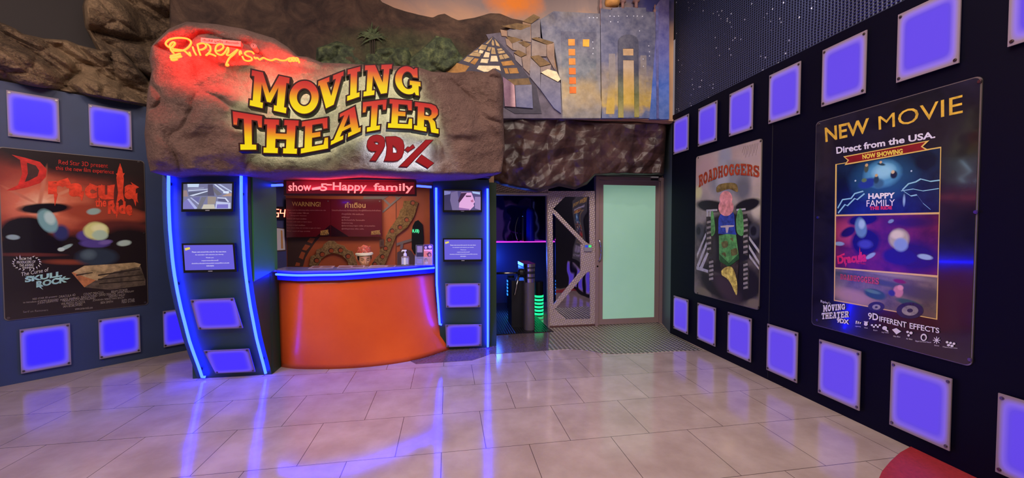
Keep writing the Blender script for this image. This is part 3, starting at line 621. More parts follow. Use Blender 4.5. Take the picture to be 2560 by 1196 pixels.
# ================================================================== KIOSK
YPL = pw([(0, 4.272), (.14, 4.215), (.33, 4.13), (.45, 4.08), (.61, 4.03), (.75, 3.985), (.9, 3.945), (1.05, 3.912), (1.2, 3.888), (1.5, 3.862), (1.75, 3.857), (2.1, 3.872)])
YPR = lambda z: 4.785 - (4.272 - YPL(z)) * 0.5
def strip_pts(x, zs, yf, dy=0.0): return [Vector((x(z) if callable(x) else x, yf(z) + dy, z)) for z in zs]
ZS = [2.06 * k / 40 for k in range(41)]
M_green = mat('dark_green_paint', (32, 60, 38), 0.5, var=0.06, vs=3)
def pillar(name, x0, x1, yf, yb, label, bx0, bx1, by):
    b = BM()
    xa = x0 if callable(x0) else (lambda z: x0); xb = x1 if callable(x1) else (lambda z: x1)
    A = [b.verts.new((xa(z), yf(z), z)) for z in ZS]; B = [b.verts.new((xb(z), yf(z), z)) for z in ZS]
    C_ = [b.verts.new((xa(z), yb, z)) for z in ZS]; D = [b.verts.new((xb(z), yb, z)) for z in ZS]
    for i in range(len(ZS) - 1):
        b.faces.new((A[i], B[i], B[i + 1], A[i + 1])); b.faces.new((B[i], D[i], D[i + 1], B[i + 1])); b.faces.new((C_[i], A[i], A[i + 1], C_[i + 1])); b.faces.new((D[i], C_[i], C_[i + 1], D[i + 1]))
    b.faces.new((A[-1], B[-1], D[-1], C_[-1])); b.faces.new((A[0], C_[0], D[0], B[0]))
    box(b, bx0, by, 0, bx1, yb, 2.06)
    if bx1 < 0: box(b, -1.83, 4.30, 0, -1.769, 4.53, 0.95)
    return tag(put(name, b, M_green), label, 'pillar')
pillar('kiosk_pillar', -2.455, -1.775, YPL, 4.44, 'dark green curved pillar with two screens between navy wall and ticket counter', -2.495, -1.772, 4.275)
RXL = lambda z: -0.085 + (-0.16 + 0.085) * z / 2.0; RXR = lambda z: 0.515 + (0.492 - 0.515) * z / 2.0
pillar('kiosk_pillar', RXL, RXR, YPR, 5.15, 'dark green pillar with two screens between ticket counter and turnstile', -0.02, 0.607, 4.835)

def BLUE(k): return (0.0022 * k, 0.0062 * k, 1.0 * k)
M_neon = glow('blue_neon', BLUE(75)); M_neon2 = glow('blue_neon_soft', (0.16, 0.30, 16.0))
M_cap = mat('neon_cap', (30, 34, 60), 0.5)
def neon(label, pts, cat='neon tube', m=None, r=0.0125, name='neon_tube', group='blue neon tubes on the kiosk', clips=True):
    t = thing(name, label, cat, pts[0], group)
    b = BM(); tube(b, pts, r, 8); put('tube', b, m or M_neon, t, True)
    if clips:
        for i in (2, len(pts) // 2, len(pts) - 3):
            p = Vector(pts[i]); b = BM(); box(b, p.x - .006, p.y + 0.010, p.z - .012, p.x + .006, p.y + 0.034, p.z + .012); put('clip', b, M_cap, t)
    return t
zs = [0.03 + 1.93 * k / 24 for k in range(25)]
neon('blue neon tube along the outer edge of the curved green pillar by the navy wall', [Vector((-2.35, YPL(1.97) - .028, 1.972))] + strip_pts(-2.385, zs[::-1], YPL, -.032) + [Vector((-2.36, YPL(.015) - .028, .022))])
neon('blue neon tube along the curved green pillar edge nearer the counter', strip_pts(-1.812, zs[::-1], YPL, -.032))
rx = lambda L, yf: [Vector(((EYE + ray(x, y) * ((yf(z) - .032 - 0) / ray(x, y).y)).x, yf(z) - .032, z)) for x, y, z in L]
nl = [(1091, 1098, 0.345)]
def edge_x(px, z, yf): d = ray(px, 569); return d.x * (yf(z) - .032) / d.y
zr = [0.345 + 1.61 * k / 20 for k in range(21)]
neon('blue neon tube on the turnstile side pillar ending above the orange counter flare', [Vector((edge_x(lerp(1098.0, 1091.0, min(1, (z - .34) / .5)), z, YPR), YPR(z) - .032, z)) for z in zr[::-1]] + [Vector((edge_x(1103, .34, YPR), YPR(.34) - .032, .338))])
zr = [0.02 + 1.935 * k / 24 for k in range(25)]
neon('blue neon tube reaching the floor on the pillar beside the turnstile', [Vector((edge_x(1219, z, YPR), YPR(z) - .032, z)) for z in zr[::-1]])
# inner wing of the left pillar, kiosk back room
b = BM(); prism(b, Frame((-1.764, 3.90, 0), (0.014, 0.6, 0)), [(0.03, 1.0), (0.50, 1.07), (0.50, 2.0), (0.03, 2.0)], 0.0, -0.02)
M_wing = mat('wing_green_paint', (52, 118, 66), 0.5)
struct('wing_wall_left', b, M_wing)
YK = 5.72; FK = FY(YK)
s = NT('orange_kiosk_wall'); s.set(0.55); s.base(s.mix(s.rangemap(s.noise(1.5, 4), 0.35, 0.65), (176, 84, 44), (192, 96, 52))); M_orw = s.m
kx0 = FK.px(716, 600)[0]; kx1 = FK.px(1046, 600)[0]
b = BM(); box(b, kx0, YK, 0, kx1 + .6, YK + .08, 2.3); struct('kiosk_wall_back', b, M_orw)
Fkl = Frame((kx0, YK, 0), (0.62, 1.0, 0)); p_ = Fkl.px(686, 600)
b = BM(); prism(b, Fkl, rect(-1.05, 0, 0.0, 2.3), -0.06, 0.0); struct('kiosk_wall_left', b, mat('kiosk_blue_grey', (70, 74, 120), 0.55))
b = BM(); box(b, -0.22, 5.12, 0, -0.10, YK, 2.3); struct('kiosk_wall_right', b, mat('kiosk_dark_blue', (34, 34, 96), 0.5))
b = BM(); box(b, -2.46, 4.46, 2.08, 0.5, YK + .1, 2.14); struct('kiosk_ceiling', b, mat('kiosk_ceiling', (70, 60, 66), 0.8))
l = bpy.data.lights.new('kiosk_room_light', 'AREA'); l.energy = 30; l.size = 0.9; l.color = (1.0, 0.82, 0.62)
o = bpy.data.objects.new('kiosk_room_light', l); COL.objects.link(o); o.location = (-0.95, 4.82, 2.06)

# counter: flared orange front, blue fascia, worktop
CB = [(-1.767, 4.484), (-1.588, 4.394), (-1.333, 4.342), (-1.128, 4.320), (-0.927, 4.320), (-0.726, 4.347), (-0.522, 4.401), (-0.27, 4.519), (0.035, 4.79)]
def at_z(L, z): return [(onz(x, y, z).x, onz(x, y, z).y) for x, y in L]
zt_, zb_ = 1.062, 0.957
CT = at_z([(694, 700), (745, 703), (800, 702), (850, 701), (900, 698), (950, 694), (1000, 690), (1045, 686), (1086, 682)], zb_)
CTs = smooth_path([Vector((x, y, 0)) for x, y in CT], 5); CBs = smooth_path([Vector((x, y, 0)) for x, y in CB], 5)
b = BM(); box(b, -3.02, 5.42, 0, -2.47, 5.48, 2.1); struct('wall_back_left', b, mat('dark_wall_paint'))
counter = thing('ticket_counter', 'curved orange fronted ticket counter with glowing blue fascia', 'counter', (-0.9, 4.45, 0))
b = BM(); rows = []
for k in range(17):
    t = k / 16.0; f = t ** 2.6
    rows.append([b.verts.new((lerp(A.x, B.x, f), lerp(A.y + .03, B.y, f), zb_ * (1 - t))) for A, B in zip(CTs, CBs)])
for A, B in zip(rows, rows[1:]):
    for i in range(len(A) - 1): b.faces.new((B[i], B[i + 1], A[i + 1], A[i]))
bk = [[b.verts.new(v.co + Vector((0, .03, 0))) for v in r] for r in rows]
for A, B in zip(bk, bk[1:]):
    for i in range(len(A) - 1): b.faces.new((A[i], A[i + 1], B[i + 1], B[i]))
for k in (0, -1):
    for i in range(len(rows[k]) - 1): b.faces.new((rows[k][i], rows[k][i + 1], bk[k][i + 1], bk[k][i]))
for e in (0, -1):
    for A, B, A2, B2 in zip(rows, rows[1:], bk, bk[1:]): b.faces.new((A[e], B[e], B2[e], A2[e]))
bmesh.ops.recalc_face_normals(b, faces=b.faces)
s = NT('orange_laminate'); s.set(0.32, spec=0.45); s.base(s.mix(s.rangemap(s.noise(2.2, 5), 0.3, 0.7), (214, 82, 26), (226, 94, 32))); M_or = s.m
put('front', b, M_or, counter, True)
b = BM(); P = [(p.x, p.y - .012) for p in CTs]; P += [(p.x, p.y + .03) for p in CTs[::-1]]
prism(b, F0, P, zb_, zt_ - .02); put('fascia', b, mat('fascia_blue', (40, 44, 120), 0.4), counter)
b = BM(); P = [(p.x, p.y - .03) for p in CTs]; P = [(-1.772, P[0][1])] + P + [(-0.155, P[-1][1]), (-0.155, 4.83), (-0.6, 4.62), (-1.0, 4.55), (-1.45, 4.56), (-1.772, 4.66)]
prism(b, F0, P, zt_ - .02, zt_); put('worktop', b, mat('worktop_blue_grey', (92, 94, 150), 0.22), counter)
neon('long blue neon strip curving along the front of the ticket counter', [Vector((p.x, p.y - .034, 1.018)) for p in CTs], r=0.011, clips=False)

def slack(px0, px1, y, n=10): return [FY(y).pt(*FY(y).px(lerp(px0[0], px1[0], k / n), lerp(px0[1], px1[1], k / n))) for k in range(n + 1)]
neon('short blue neon strip under the boulder between wing wall and red message display', slack((676, 464), (707, 463), 4.3), m=M_neon2, clips=False)
neon('short blue neon strip under the boulder between red message display and the turnstile side pillar', slack((1039, 465), (1079, 468), 4.55), m=M_neon2, clips=False)

# decoration on the kiosk back wall
M_band = rock_mat('perforated_bronze', (58, 38, 22), (122, 88, 46), (190, 150, 92), 26, 0.7, 0.6, bs=60)
M_strip = mat('film_strip_brown', (74, 48, 40), 0.6); M_hrim = mat('hole_rim_brown', (66, 34, 20), 0.6); M_hole = mat('orange_hole', (168, 74, 36), 0.6); M_rail = mat('grey_rail', (128, 112, 104), 0.55)
zk = zoom(660, 430, 4.267)
arcD = thing('wall_decoration', 'bronze perforated arch band on the orange wall behind the attendant', 'wall decoration', (-1.6, YK, .9))
def kpoly(name, px, w0, w1, m, par):
    b = BM(); prism(b, FK, FK.pxs(zk(px), w1), w0, w1); return put(name, b, m, par)
kpoly('band', [(480, 1010), (500, 900), (555, 880), (560, 830), (620, 810), (640, 770), (690, 735), (740, 735), (780, 770), (850, 790), (880, 830), (940, 850), (960, 900), (1000, 1010), (905, 1010), (890, 950), (830, 890), (740, 865), (670, 885), (610, 930), (570, 1010)], 0.0, 0.03, M_band, arcD)
for cx, cy in ((560, 945), (620, 880), (715, 840), (815, 835), (895, 900)):
    b = BM(); prism(b, FK, ell(*FK.px(*zk([(cx, cy)])[0], .032), .036, .036, 18), 0.0, .032); put('hole_rim', b, M_hrim, arcD); b = BM(); prism(b, FK, ell(*FK.px(*zk([(cx + 3, cy + 3)])[0], .034), .027, .027, 16), 0.0, .034); put('hole', b, M_hole, arcD)
arcR = thing('wall_decoration', 'bronze perforated curving band sweeping up beside the wall switch', 'wall decoration', (-.6, YK, 1.2))
kpoly('band', [(1490, 310), (1600, 305), (1645, 330), (1600, 480), (1530, 590), (1410, 680), (1380, 760), (1280, 1010), (1130, 1010), (1190, 920), (1230, 880), (1235, 830), (1290, 790), (1300, 690), (1330, 620), (1390, 540), (1440, 460), (1450, 410), (1480, 380)], 0.0, 0.03, M_band, arcR)
for cx, cy in ((1585, 330), (1520, 510), (1450, 590), (1365, 630), (1335, 725), (1295, 815), (1262, 905), (1180, 985)):
    b = BM(); prism(b, FK, ell(*FK.px(*zk([(cx, cy)])[0], .032), .034, .034, 18), 0.0, .032); put('hole_rim', b, M_hrim, arcR); b = BM(); prism(b, FK, ell(*FK.px(*zk([(cx + 3, cy + 3)])[0], .034), .025, .025, 16), 0.0, .034); put('hole', b, M_hole, arcR)
film = thing('wall_decoration', 'brown painted film strip with orange frames low on the kiosk back wall', 'wall decoration', (-2.1, YK, .9))
kpoly('strip', [(250, 700), (600, 690), (540, 760), (480, 850), (440, 920), (415, 1010), (250, 1010)], 0.0, 0.006, M_strip, film)
for P in ([(490, 705), (545, 710), (510, 765), (460, 745)], [(440, 775), (495, 790), (450, 840), (405, 830)], [(400, 850), (440, 865), (415, 935), (370, 915)], [(345, 965), (385, 975), (380, 1005), (330, 1005)]): kpoly('frame_window', P, 0.006, 0.008, M_orw, film)
rails = thing('wall_decoration', 'grey slanting ladder rail at the top of the kiosk back wall', 'wall decoration', (-.9, YK, 1.8))
kpoly('rail', [(1060, 262), (1330, 258), (1265, 300), (1250, 290), (1060, 290)], 0.0, 0.012, M_rail, rails)
kpoly('rail', [(1265, 415), (1440, 265), (1470, 265), (1265, 440)], 0.0, 0.012, M_rail, rails); kpoly('rung', [(1270, 300), (1290, 290), (1350, 345), (1330, 360)], 0.0, 0.01, M_rail, rails); kpoly('rung', [(1390, 262), (1420, 262), (1440, 280), (1415, 290)], 0.0, 0.01, M_rail, rails)
grill = thing('wall_decoration', 'grey riveted bridge shape low on the kiosk back wall by the porthole', 'wall decoration', (-.3, YK, 1.0))
kpoly('beam', [(1415, 760), (1480, 740), (1575, 712), (1575, 740), (1485, 765), (1480, 820), (1450, 830), (1455, 775), (1415, 790)], 0.0, 0.014, M_rail, grill)
kpoly('plate', [(1420, 860), (1500, 820), (1565, 840), (1600, 890), (1640, 930), (1640, 1010), (1420, 1010)], 0.0, 0.014, mat('dull_grey_plate', (92, 70, 72), 0.6), grill)
b = BM(); prism(b, FK, FK.pxs(zk([(1408, 300), (1414, 300), (1412, 1005), (1406, 1005)])), 0, .002); struct('trim_8', b, mat('seam_brown', (60, 26, 20), 0.7))
sw = thing('wall_switch', 'small brown wall switch plate beside the bronze band', 'switch', FK.pt(*FK.px(953, 608)))
kpoly('plate', [(1230, 722), (1278, 720), (1280, 800), (1232, 800)], 0.0, 0.03, mat('brown_plate', (110, 74, 58), 0.5), sw); kpoly('rocker', [(1245, 740), (1265, 740), (1265, 780), (1246, 780)], 0.03, 0.036, mat('brown_rocker', (80, 50, 42), 0.4), sw)
pw_ = thing('round_window', 'dark oval porthole with a green sign reflection beside the bronze band in the kiosk', 'window', FK.pt(*FK.px(1040, 590)))
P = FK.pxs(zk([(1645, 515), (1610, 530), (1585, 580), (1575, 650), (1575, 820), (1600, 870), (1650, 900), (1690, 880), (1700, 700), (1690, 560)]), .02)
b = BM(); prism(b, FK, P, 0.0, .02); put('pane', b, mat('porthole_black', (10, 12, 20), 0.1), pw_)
b = BM(); sheet(b, FK, FK.pxs(zk([(1582, 605), (1648, 605), (1648, 662), (1582, 662)]), .022), .022); put('reflected_plate', b, mat('porthole_green', (14, 60, 40), 0.3), pw_)
b = BM(); text_quad(b, FK, '(EUI', pxq(FK, 1048, 574, 1031, 584, .024)[0:4], .024, 0.02); put('reflected_letters', b, glow8('green_reflection', (90, 255, 170), 1.3), pw_)  # reflection of a green sign, built as glowing letters on the pane
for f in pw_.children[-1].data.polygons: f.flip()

# warning boards on the back wall
M_maroon = mat('maroon_board', (98, 22, 34), 0.18, coat=0.3); M_maroon2 = mat('dark_mountain_print', (44, 14, 26), 0.2); M_gold = mat('gold_print', (196, 150, 84), 0.4); M_pale = mat('pale_print', (190, 120, 120), 0.4)
FW = FK.off(0.06)
def board(label, q, title, tq, lines, logo_q, mtn, thai):
    t = thing('warning_board', label, 'board', FW.pt(*FW.px(*q[0])), 'maroon warning boards')
    b = BM(); prism(b, FW, FW.pxs(zk(q)), -0.01, 0.006); put('panel', b, M_maroon, t)
    b = BM(); sheet(b, FW, FW.pxs(zk(mtn)), 0.007); put('printed_mountain', b, M_maroon2, t)
    b = BM(); text_quad(b, FW, title, FW.pxs(zk(tq)), 0.008, 0.012); put('title_text', b, M_gold, t)
    for txt, x0, x1, y0, h in lines:
        b = BM(); text_quad(b, FW, txt, FW.pxs(zk([(x0, y0), (x1, y0 + 3), (x1, y0 + h + 3), (x0, y0 + h)])), 0.008); put('small_print_text', b, M_pale, t)
    b = BM(); x0, y0, x1, y1 = logo_q
    slab_word(b, FW, 'MOVING', FW.pxs(zk([(x0, y0 + 8), (x1 - 8, y0 - 4), (x1 - 8, y0 + 28), (x0, y0 + 40)])), 0.0075, 0.0085); slab_word(b, FW, 'THEATER', FW.pxs(zk([(x0 - 4, y0 + 42), (x1, y0 + 28), (x1, y1 - 6), (x0 - 4, y1)])), 0.0075, 0.0085); put('logo', b, M_gold, t)
    P = FW.pxs(zk([q[1], q[2]])); 
    for u, v in P: screw(FW, u - .03, v + (-.03 if v == max(P[0][1], P[1][1]) else .03), 0.006, t, .008)
board('maroon warning board headed WARNING! inside the ticket kiosk', [(236, 280), (710, 290), (712, 690), (240, 700)], 'WARNING!', [(300, 318), (604, 322), (604, 372), (300, 365)],
      [('Please read the following safety notices before the ride', 250, 660, 402, 15), ('Persons under 106 cm', 275, 480, 430, 15), ('Pregnant women', 290, 455, 460, 14), ('Persons with heart condition', 245, 455, 492, 14), ('Persons with neck or back injury', 245, 510, 526, 14), ('Persons in bad condition', 245, 440, 560, 14), ('And others they are strictly at ages of riders', 245, 605, 592, 14), ('Please watch all bags carefully', 245, 495, 626, 14)],
      (605, 620, 695, 678), [(560, 690), (708, 565), (711, 690)], False)
board('maroon warning board headed in Thai letters inside the ticket kiosk', [(712, 290), (1258, 292), (1262, 692), (714, 692)], 'คำเตือน', [(866, 325), (1084, 325), (1084, 385), (866, 385)],
      [('โปรดอ่านข้อควรระวังก่อนเข้าชม ห้ามผู้ที่มีโรคประจำตัวเข้าชม', 725, 1245, 402, 20), ('ส่วนสูงไม่ถึง 106 เซนติเมตร', 830, 1065, 440, 22), ('สตรีมีครรภ์', 830, 915, 474, 18), ('ผู้เป็นโรคหัวใจ โรคลมชัก', 830, 1075, 505, 20), ('ผู้สูงอายุ', 830, 945, 536, 18), ('ผู้มีอาการเมาสุรา หรือ สารเสพติด', 830, 1185, 566, 20), ('ผู้มีปัญหาคอ หรือ หลัง', 830, 1065, 598, 20)],
      (1145, 625, 1245, 672), [(714, 566), (905, 691), (716, 691)], True)
# countdown clock, clipboard
def kl(px, w=0.0): return Fkl.pxs(px, w)
clk = thing('countdown_clock', 'red digital countdown display reading 64 at the edge of the kiosk opening', 'clock', Fkl.pt(*Fkl.px(700, 532)))
b = BM(); prism(b, Fkl, kl([(668, 517), (717, 517), (717, 549), (668, 549)], .05), 0, .05); put('case', b, mat('clock_black', (20, 8, 12), 0.3), clk)
SEG = {'6': 'acdefg', '4': 'bcfg'}
def sevenseg(bm, F, ch, Q, w, th=.16):
    S = {'a': [(0,1),(1,1),(1,1-th*.6),(0,1-th*.6)], 'g': [(0,.5+th*.3),(1,.5+th*.3),(1,.5-th*.3),(0,.5-th*.3)], 'd': [(0,th*.6),(1,th*.6),(1,0),(0,0)], 'f': [(0,1),(th,1),(th,.5),(0,.5)], 'b': [(1-th,1),(1,1),(1,.5),(1-th,.5)], 'e': [(0,.5),(th,.5),(th,0),(0,0)], 'c': [(1-th,.5),(1,.5),(1,0),(1-th,0)]}
    for k in SEG[ch]: prism(bm, F, [quad(Q, a, b_) for a, b_ in S[k]], w - .004, w)
b = BM(); sevenseg(b, Fkl, '6', kl([(684, 522), (698, 523), (697, 543), (683, 544)], .055), .055); sevenseg(b, Fkl, '4', kl([(701, 524), (714, 524), (712, 543), (699, 543)], .055), .055)
put('digits', b, glow('red_led_hot', (9.0, 0.9, 0.55)), clk)
cb = thing('clipboard', 'white paper clipboard hanging on the blue wall inside the kiosk', 'clipboard', Fkl.pt(*Fkl.px(700, 612)))
b = BM(); prism(b, Fkl, kl([(680, 568), (713, 571), (715, 628), (680, 630)], .008), 0, .008); put('backing', b, mat('clip_brown', (90, 66, 60), 0.6), cb)
b = BM(); prism(b, Fkl, kl([(682, 570), (711, 573), (713, 625), (682, 627)], .012), .008, .012); put('paper', b, mat('paper_white', (226, 220, 214), 0.6), cb)
b = BM(); prism(b, Fkl, kl([(702, 576), (706, 577), (708, 622), (703, 622)], .014), .012, .014); put('orange_column', b, mat('paper_orange', (206, 146, 80), 0.6), cb)
# red message display
msg = thing('message_display', 'red LED message display reading Happy family hanging under the boulder', 'sign', (-1.0, 4.28, 1.75))
FMs = Frame((-1.0, 4.30, 1.8), (2.97, 0.42, 0))
b = BM(); prism(b, FMs, FMs.pxs([(709, 447), (1041, 451), (1042, 490), (709, 488)]), -0.08, 0.0); put('case', b, mat('display_dark_red', (70, 10, 22), 0.35), msg)
s = NT('led_matrix'); s.set(0.4); x = s.xyz(); dots = s.math('MULTIPLY', s.math('SINE', s.math('MULTIPLY', x[0], 620)), s.math('SINE', s.math('MULTIPLY', x[2], 620)))
s.base((50, 6, 14)); s.emit(s.ramp(s.rangemap(dots, -1, 1), [(0, (60, 4, 14)), (1, (150, 14, 34))]), 0.55); M_led = s.m
b = BM(); sheet(b, FMs, FMs.pxs([(716, 453), (1036, 456), (1037, 486), (716, 484)], .002), .002); put('matrix', b, M_led, msg)
M_ledt = glow('red_led_text', (2.6, 0.34, 0.36))
for txt, P in (('show', [(721, 457), (778, 457), (778, 478), (721, 478)]), ('5', [(801, 459), (818, 459), (818, 478), (801, 478)]), ('Happy', [(832, 456), (918, 457), (914, 484), (832, 482)]), ('family', [(934, 458), (1033, 459), (1033, 484), (934, 482)])):
    b = BM(); text_quad(b, FMs, txt, FMs.pxs(P, .004), .004, 0.018); put('lit_word', b, M_ledt, msg)
b = BM(); prism(b, FMs, FMs.pxs([(780, 470), (802, 466), (802, 473), (780, 476)], .004), .003, .004); put('lit_dash', b, M_ledt, msg); b = BM(); prism(b, FMs, FMs.pxs([(816, 460), (830, 461), (830, 464), (816, 464)], .004), .003, .004)
put('lit_dash', b, M_ledt, msg)
l = bpy.data.lights.new('display_red_glow', 'AREA'); l.energy = 5; l.size = 0.9; l.shape = 'RECTANGLE'; l.size_y = 0.1; l.color = (1.0, 0.05, 0.10)
o = bpy.data.objects.new('display_red_glow', l); COL.objects.link(o); o.location = (-0.98, 4.25, 1.90); o.rotation_euler = (math.radians(160), 0, math.radians(8))

# ================================================================== SCREENS
def tv(label, q, yf, draw, grp, px_w):
    F = FY(yf(sum(1.5 - (p[1] - 569) / 971 * yf(1.2) for p in q) / 4) - 0.05)
    t = thing('television', label, 'television', F.pt(*F.px(*q[3])), grp)
    zt_, zb_ = F.px(*q[0])[1], F.px(*q[3])[1]
    tilt = 0.0
    Q = F.pxs(q); b = BM(); prism(b, F, Q, -0.03, 0.0); put('bezel', b, mat('gloss_black_bezel', (10, 10, 12), 0.12), t)
    cx = sum(p[0] for p in Q) / 4; cy = sum(p[1] for p in Q) / 4
    b = BM(); prism(b, F, [(cx - .08, cy - .06), (cx + .08, cy - .06), (cx + .08, cy + .06), (cx - .08, cy + .06)], -0.10, -0.03); put('wall_mount', b, mat('mount_black', (18, 18, 20), 0.6), t)
    S = [quad(Q, a, c) for a, c in ((.035, .94), (.965, .94), (.965, .09), (.035, .09))]
    scr = None
    draw(F, S, t)
    b = BM(); prism(b, F, [quad(Q, a, c) for a, c in ((.46, .055), (.54, .055), (.54, .03), (.46, .03))], 0, .001); put('badge', b, mat('badge_grey', (150, 150, 160), 0.3), t)
    return t
def screen_base(F, S, t, col, k=1.0):
    b = BM(); sheet(b, F, S, 0.0012); return put('screen', b, glow8('screen_%d_%d_%d' % col, col, k), t)
def sp_(F, S, t, name, poly, m, w=0.0018):
    b = BM(); sheet(b, F, [quad(S, a, 1 - c) for a, c in poly], w); return put(name, b, m, t)
def notice(F, S, t):
    o = screen_base(F, S, t, (98, 88, 214))
    Wt = glow8('screen_white', (236, 232, 250)); Yl = glow8('screen_yellow', (226, 206, 90))
    b = BM()
    for txt, x0, x1, y0, h in (('Please wait around this area for the next show.', .16, .86, .25, .05), ('An attendant will welcome you shortly.', .22, .80, .37, .05), ('Thank you', .43, .59, .49, .05), ('กรุณารอบริเวณนี้', .34, .68, .60, .06), ('เจ้าหน้าที่จะมาต้อนรับท่านในรอบถัดไป ขอบคุณที่ให้ความร่วมมือ', .14, .90, .71, .06), ('ขอบคุณ', .43, .58, .82, .06)):
        text_quad(b, F, txt, [quad(S, a, 1 - c) for a, c in ((x0, y0), (x1, y0), (x1, y0 + h), (x0, y0 + h))], .002, 0.01)
    put('screen_text', b, Wt, t)
    sp_(F, S, t, 'screen_logo', [(.02, .12), (.12, .08), (.13, .16), (.03, .22)], Yl)
G = lambda c: glow8('cctv_%d_%d_%d' % c, c)
def cctv(F, S, t):
    screen_base(F, S, t, (118, 120, 158))
    L = [((96, 98, 132), [(0, 0), (.08, 0), (.08, .5), (0, .5)]), ((150, 128, 132), [(0, .25), (.07, .25), (.1, .5), (0, .5)]), ((196, 214, 240), [(.08, 0), (.32, 0), (.31, .13), (.09, .13)]), ((88, 92, 120), [(.1, .33), (.5, .28), (.5, .48), (.12, .48)]), ((200, 210, 236), [(.1, .25), (.5, .2), (.5, .23), (.1, .29)]), ((206, 214, 238), [(.12, .46), (.5, .27), (.5, .31), (.2, .48)]), ((170, 176, 206), [(.1, .2), (.42, .15), (.42, .17), (.1, .22)]),
     ((80, 76, 104), [(.5, .02), (.6, .02), (.64, .48), (.5, .48)]), ((108, 106, 118), [(.6, .1), (.8, .42), (.7, .48), (.62, .3)]), ((206, 216, 240), [(.62, .02), (.66, .02), (.86, .3), (.82, .32)]), ((180, 190, 226), [(.7, .02), (.76, .02), (1, .3), (1, .36)]), ((214, 226, 248), [(.82, .3), (.94, .3), (.94, .4), (.82, .38)]), ((176, 146, 130), [(.94, .38), (1, .38), (1, .5), (.78, .5)]),
     ((120, 116, 190), [(0, .75), (.08, .6), (.24, 1), (0, 1)]), ((170, 176, 226), [(.08, .6), (.12, .58), (.3, .98), (.24, 1)]), ((104, 104, 160), [(.16, .56), (.34, .52), (.3, .8), (.22, .72)]), ((176, 182, 216), [(.14, .55), (.17, .54), (.34, .8), (.31, .82)]), ((112, 112, 124), [(.38, .52), (.48, .52), (.36, 1), (.28, 1)]), ((150, 138, 130), [(.5, .5), (.68, .52), (.66, .8), (.5, .82)]), ((196, 190, 176), [(.42, .82), (.64, .82), (.66, 1), (.38, 1)]), ((186, 194, 232), [(.68, .7), (.98, .76), (.98, 1), (.66, 1)]), ((120, 114, 196), [(.7, .82), (.93, .82), (.93, .98), (.69, .98)]), ((88, 90, 130), [(.72, .58), (.9, .6), (.94, .74), (.72, .7)]), ((206, 212, 238), [(.7, .54), (.88, .56), (.95, .72), (.92, .74), (.86, .6), (.7, .58)])]
    for i, (c, P) in enumerate(L): sp_(F, S, t, 'camera_view', P, G(c), .0015 + .00003 * i)
def film_still(F, S, t):
    screen_base(F, S, t, (84, 74, 126))
    L = [((58, 52, 92), [(0, .1), (.2, .15), (.3, 1), (0, 1)]), ((128, 128, 190), [(0, .02), (.18, .05), (.16, .18), (0, .24)]), ((118, 104, 150), [(.18, .1), (.36, .02), (.44, 1), (.22, 1), (.16, .5)]), ((226, 170, 222), [(.46, .1), (.74, .08), (.80, .35), (.84, .58), (.80, .66), (.82, .78), (.70, 1), (.46, 1), (.40, .86), (.42, .5)]), ((150, 104, 170), [(.40, .86), (.70, .94), (.68, 1), (.42, 1)]), ((64, 36, 70), [(.46, .12), (.62, .10), (.46, .5), (.40, .64), (.38, .5)]), ((96, 60, 96), [(.58, .24), (.74, .24), (.73, .31), (.60, .32)]), ((180, 104, 150), [(.72, .5), (.79, .44), (.8, .58), (.74, .58)]), ((168, 190, 236), [(.76, .02), (.98, .06), (.98, .18), (.78, .12)]), ((150, 128, 184), [(.84, .3), (1, .3), (1, 1), (.84, .9)])]
    for i, (c, P) in enumerate(L): sp_(F, S, t, 'film_picture', P, G(c), .0015 + .00003 * i)
tv('wall television showing four camera views, upper screen of the curved pillar', [(454, 456), (585, 455), (583, 529), (453, 530)], lambda z: YPL(1.7), cctv, 'pillar televisions', 0)
tv('wall television with violet waiting notice, lower screen of the curved pillar', [(454, 609), (586, 608), (592, 680), (459, 683)], lambda z: YPL(1.25), notice, 'pillar televisions', 0)
tv('wall television showing a pink face film, upper screen of the pillar by the turnstile', [(1107, 473), (1205, 475), (1205, 531), (1107, 531)], lambda z: YPR(1.8), film_still, 'pillar televisions', 0)
tv('wall television with violet waiting notice, lower screen of the pillar by the turnstile', [(1107, 596), (1206, 596), (1206, 654), (1108, 655)], lambda z: YPR(1.25), notice, 'pillar televisions', 0)

# ================================================================== LIGHT PANELS
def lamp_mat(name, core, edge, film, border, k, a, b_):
    """frosted acrylic over a blue LED box: base darkened in the middle to keep the glow saturated, plain frosted rim"""
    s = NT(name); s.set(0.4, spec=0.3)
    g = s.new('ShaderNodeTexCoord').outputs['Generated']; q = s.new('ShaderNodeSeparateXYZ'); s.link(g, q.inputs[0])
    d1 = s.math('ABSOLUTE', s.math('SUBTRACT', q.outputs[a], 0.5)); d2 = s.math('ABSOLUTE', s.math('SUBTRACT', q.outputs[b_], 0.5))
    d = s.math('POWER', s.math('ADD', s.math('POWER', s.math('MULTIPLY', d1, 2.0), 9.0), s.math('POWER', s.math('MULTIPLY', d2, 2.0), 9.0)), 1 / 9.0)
    s.base(s.ramp(d, [(0.0, film), (0.70, film), (0.93, border), (1.0, border)]))  # base colour darkened mid-panel so room light does not wash out the glow
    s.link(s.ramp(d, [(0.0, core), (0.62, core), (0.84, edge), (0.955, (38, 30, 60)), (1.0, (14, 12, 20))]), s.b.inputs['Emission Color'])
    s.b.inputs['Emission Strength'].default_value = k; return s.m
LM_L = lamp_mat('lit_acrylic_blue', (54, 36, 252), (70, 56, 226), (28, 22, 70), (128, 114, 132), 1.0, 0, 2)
LM_R = lamp_mat('lit_acrylic_violet', (92, 64, 226), (92, 70, 206), (48, 40, 84), (138, 122, 128), 0.95, 1, 2)
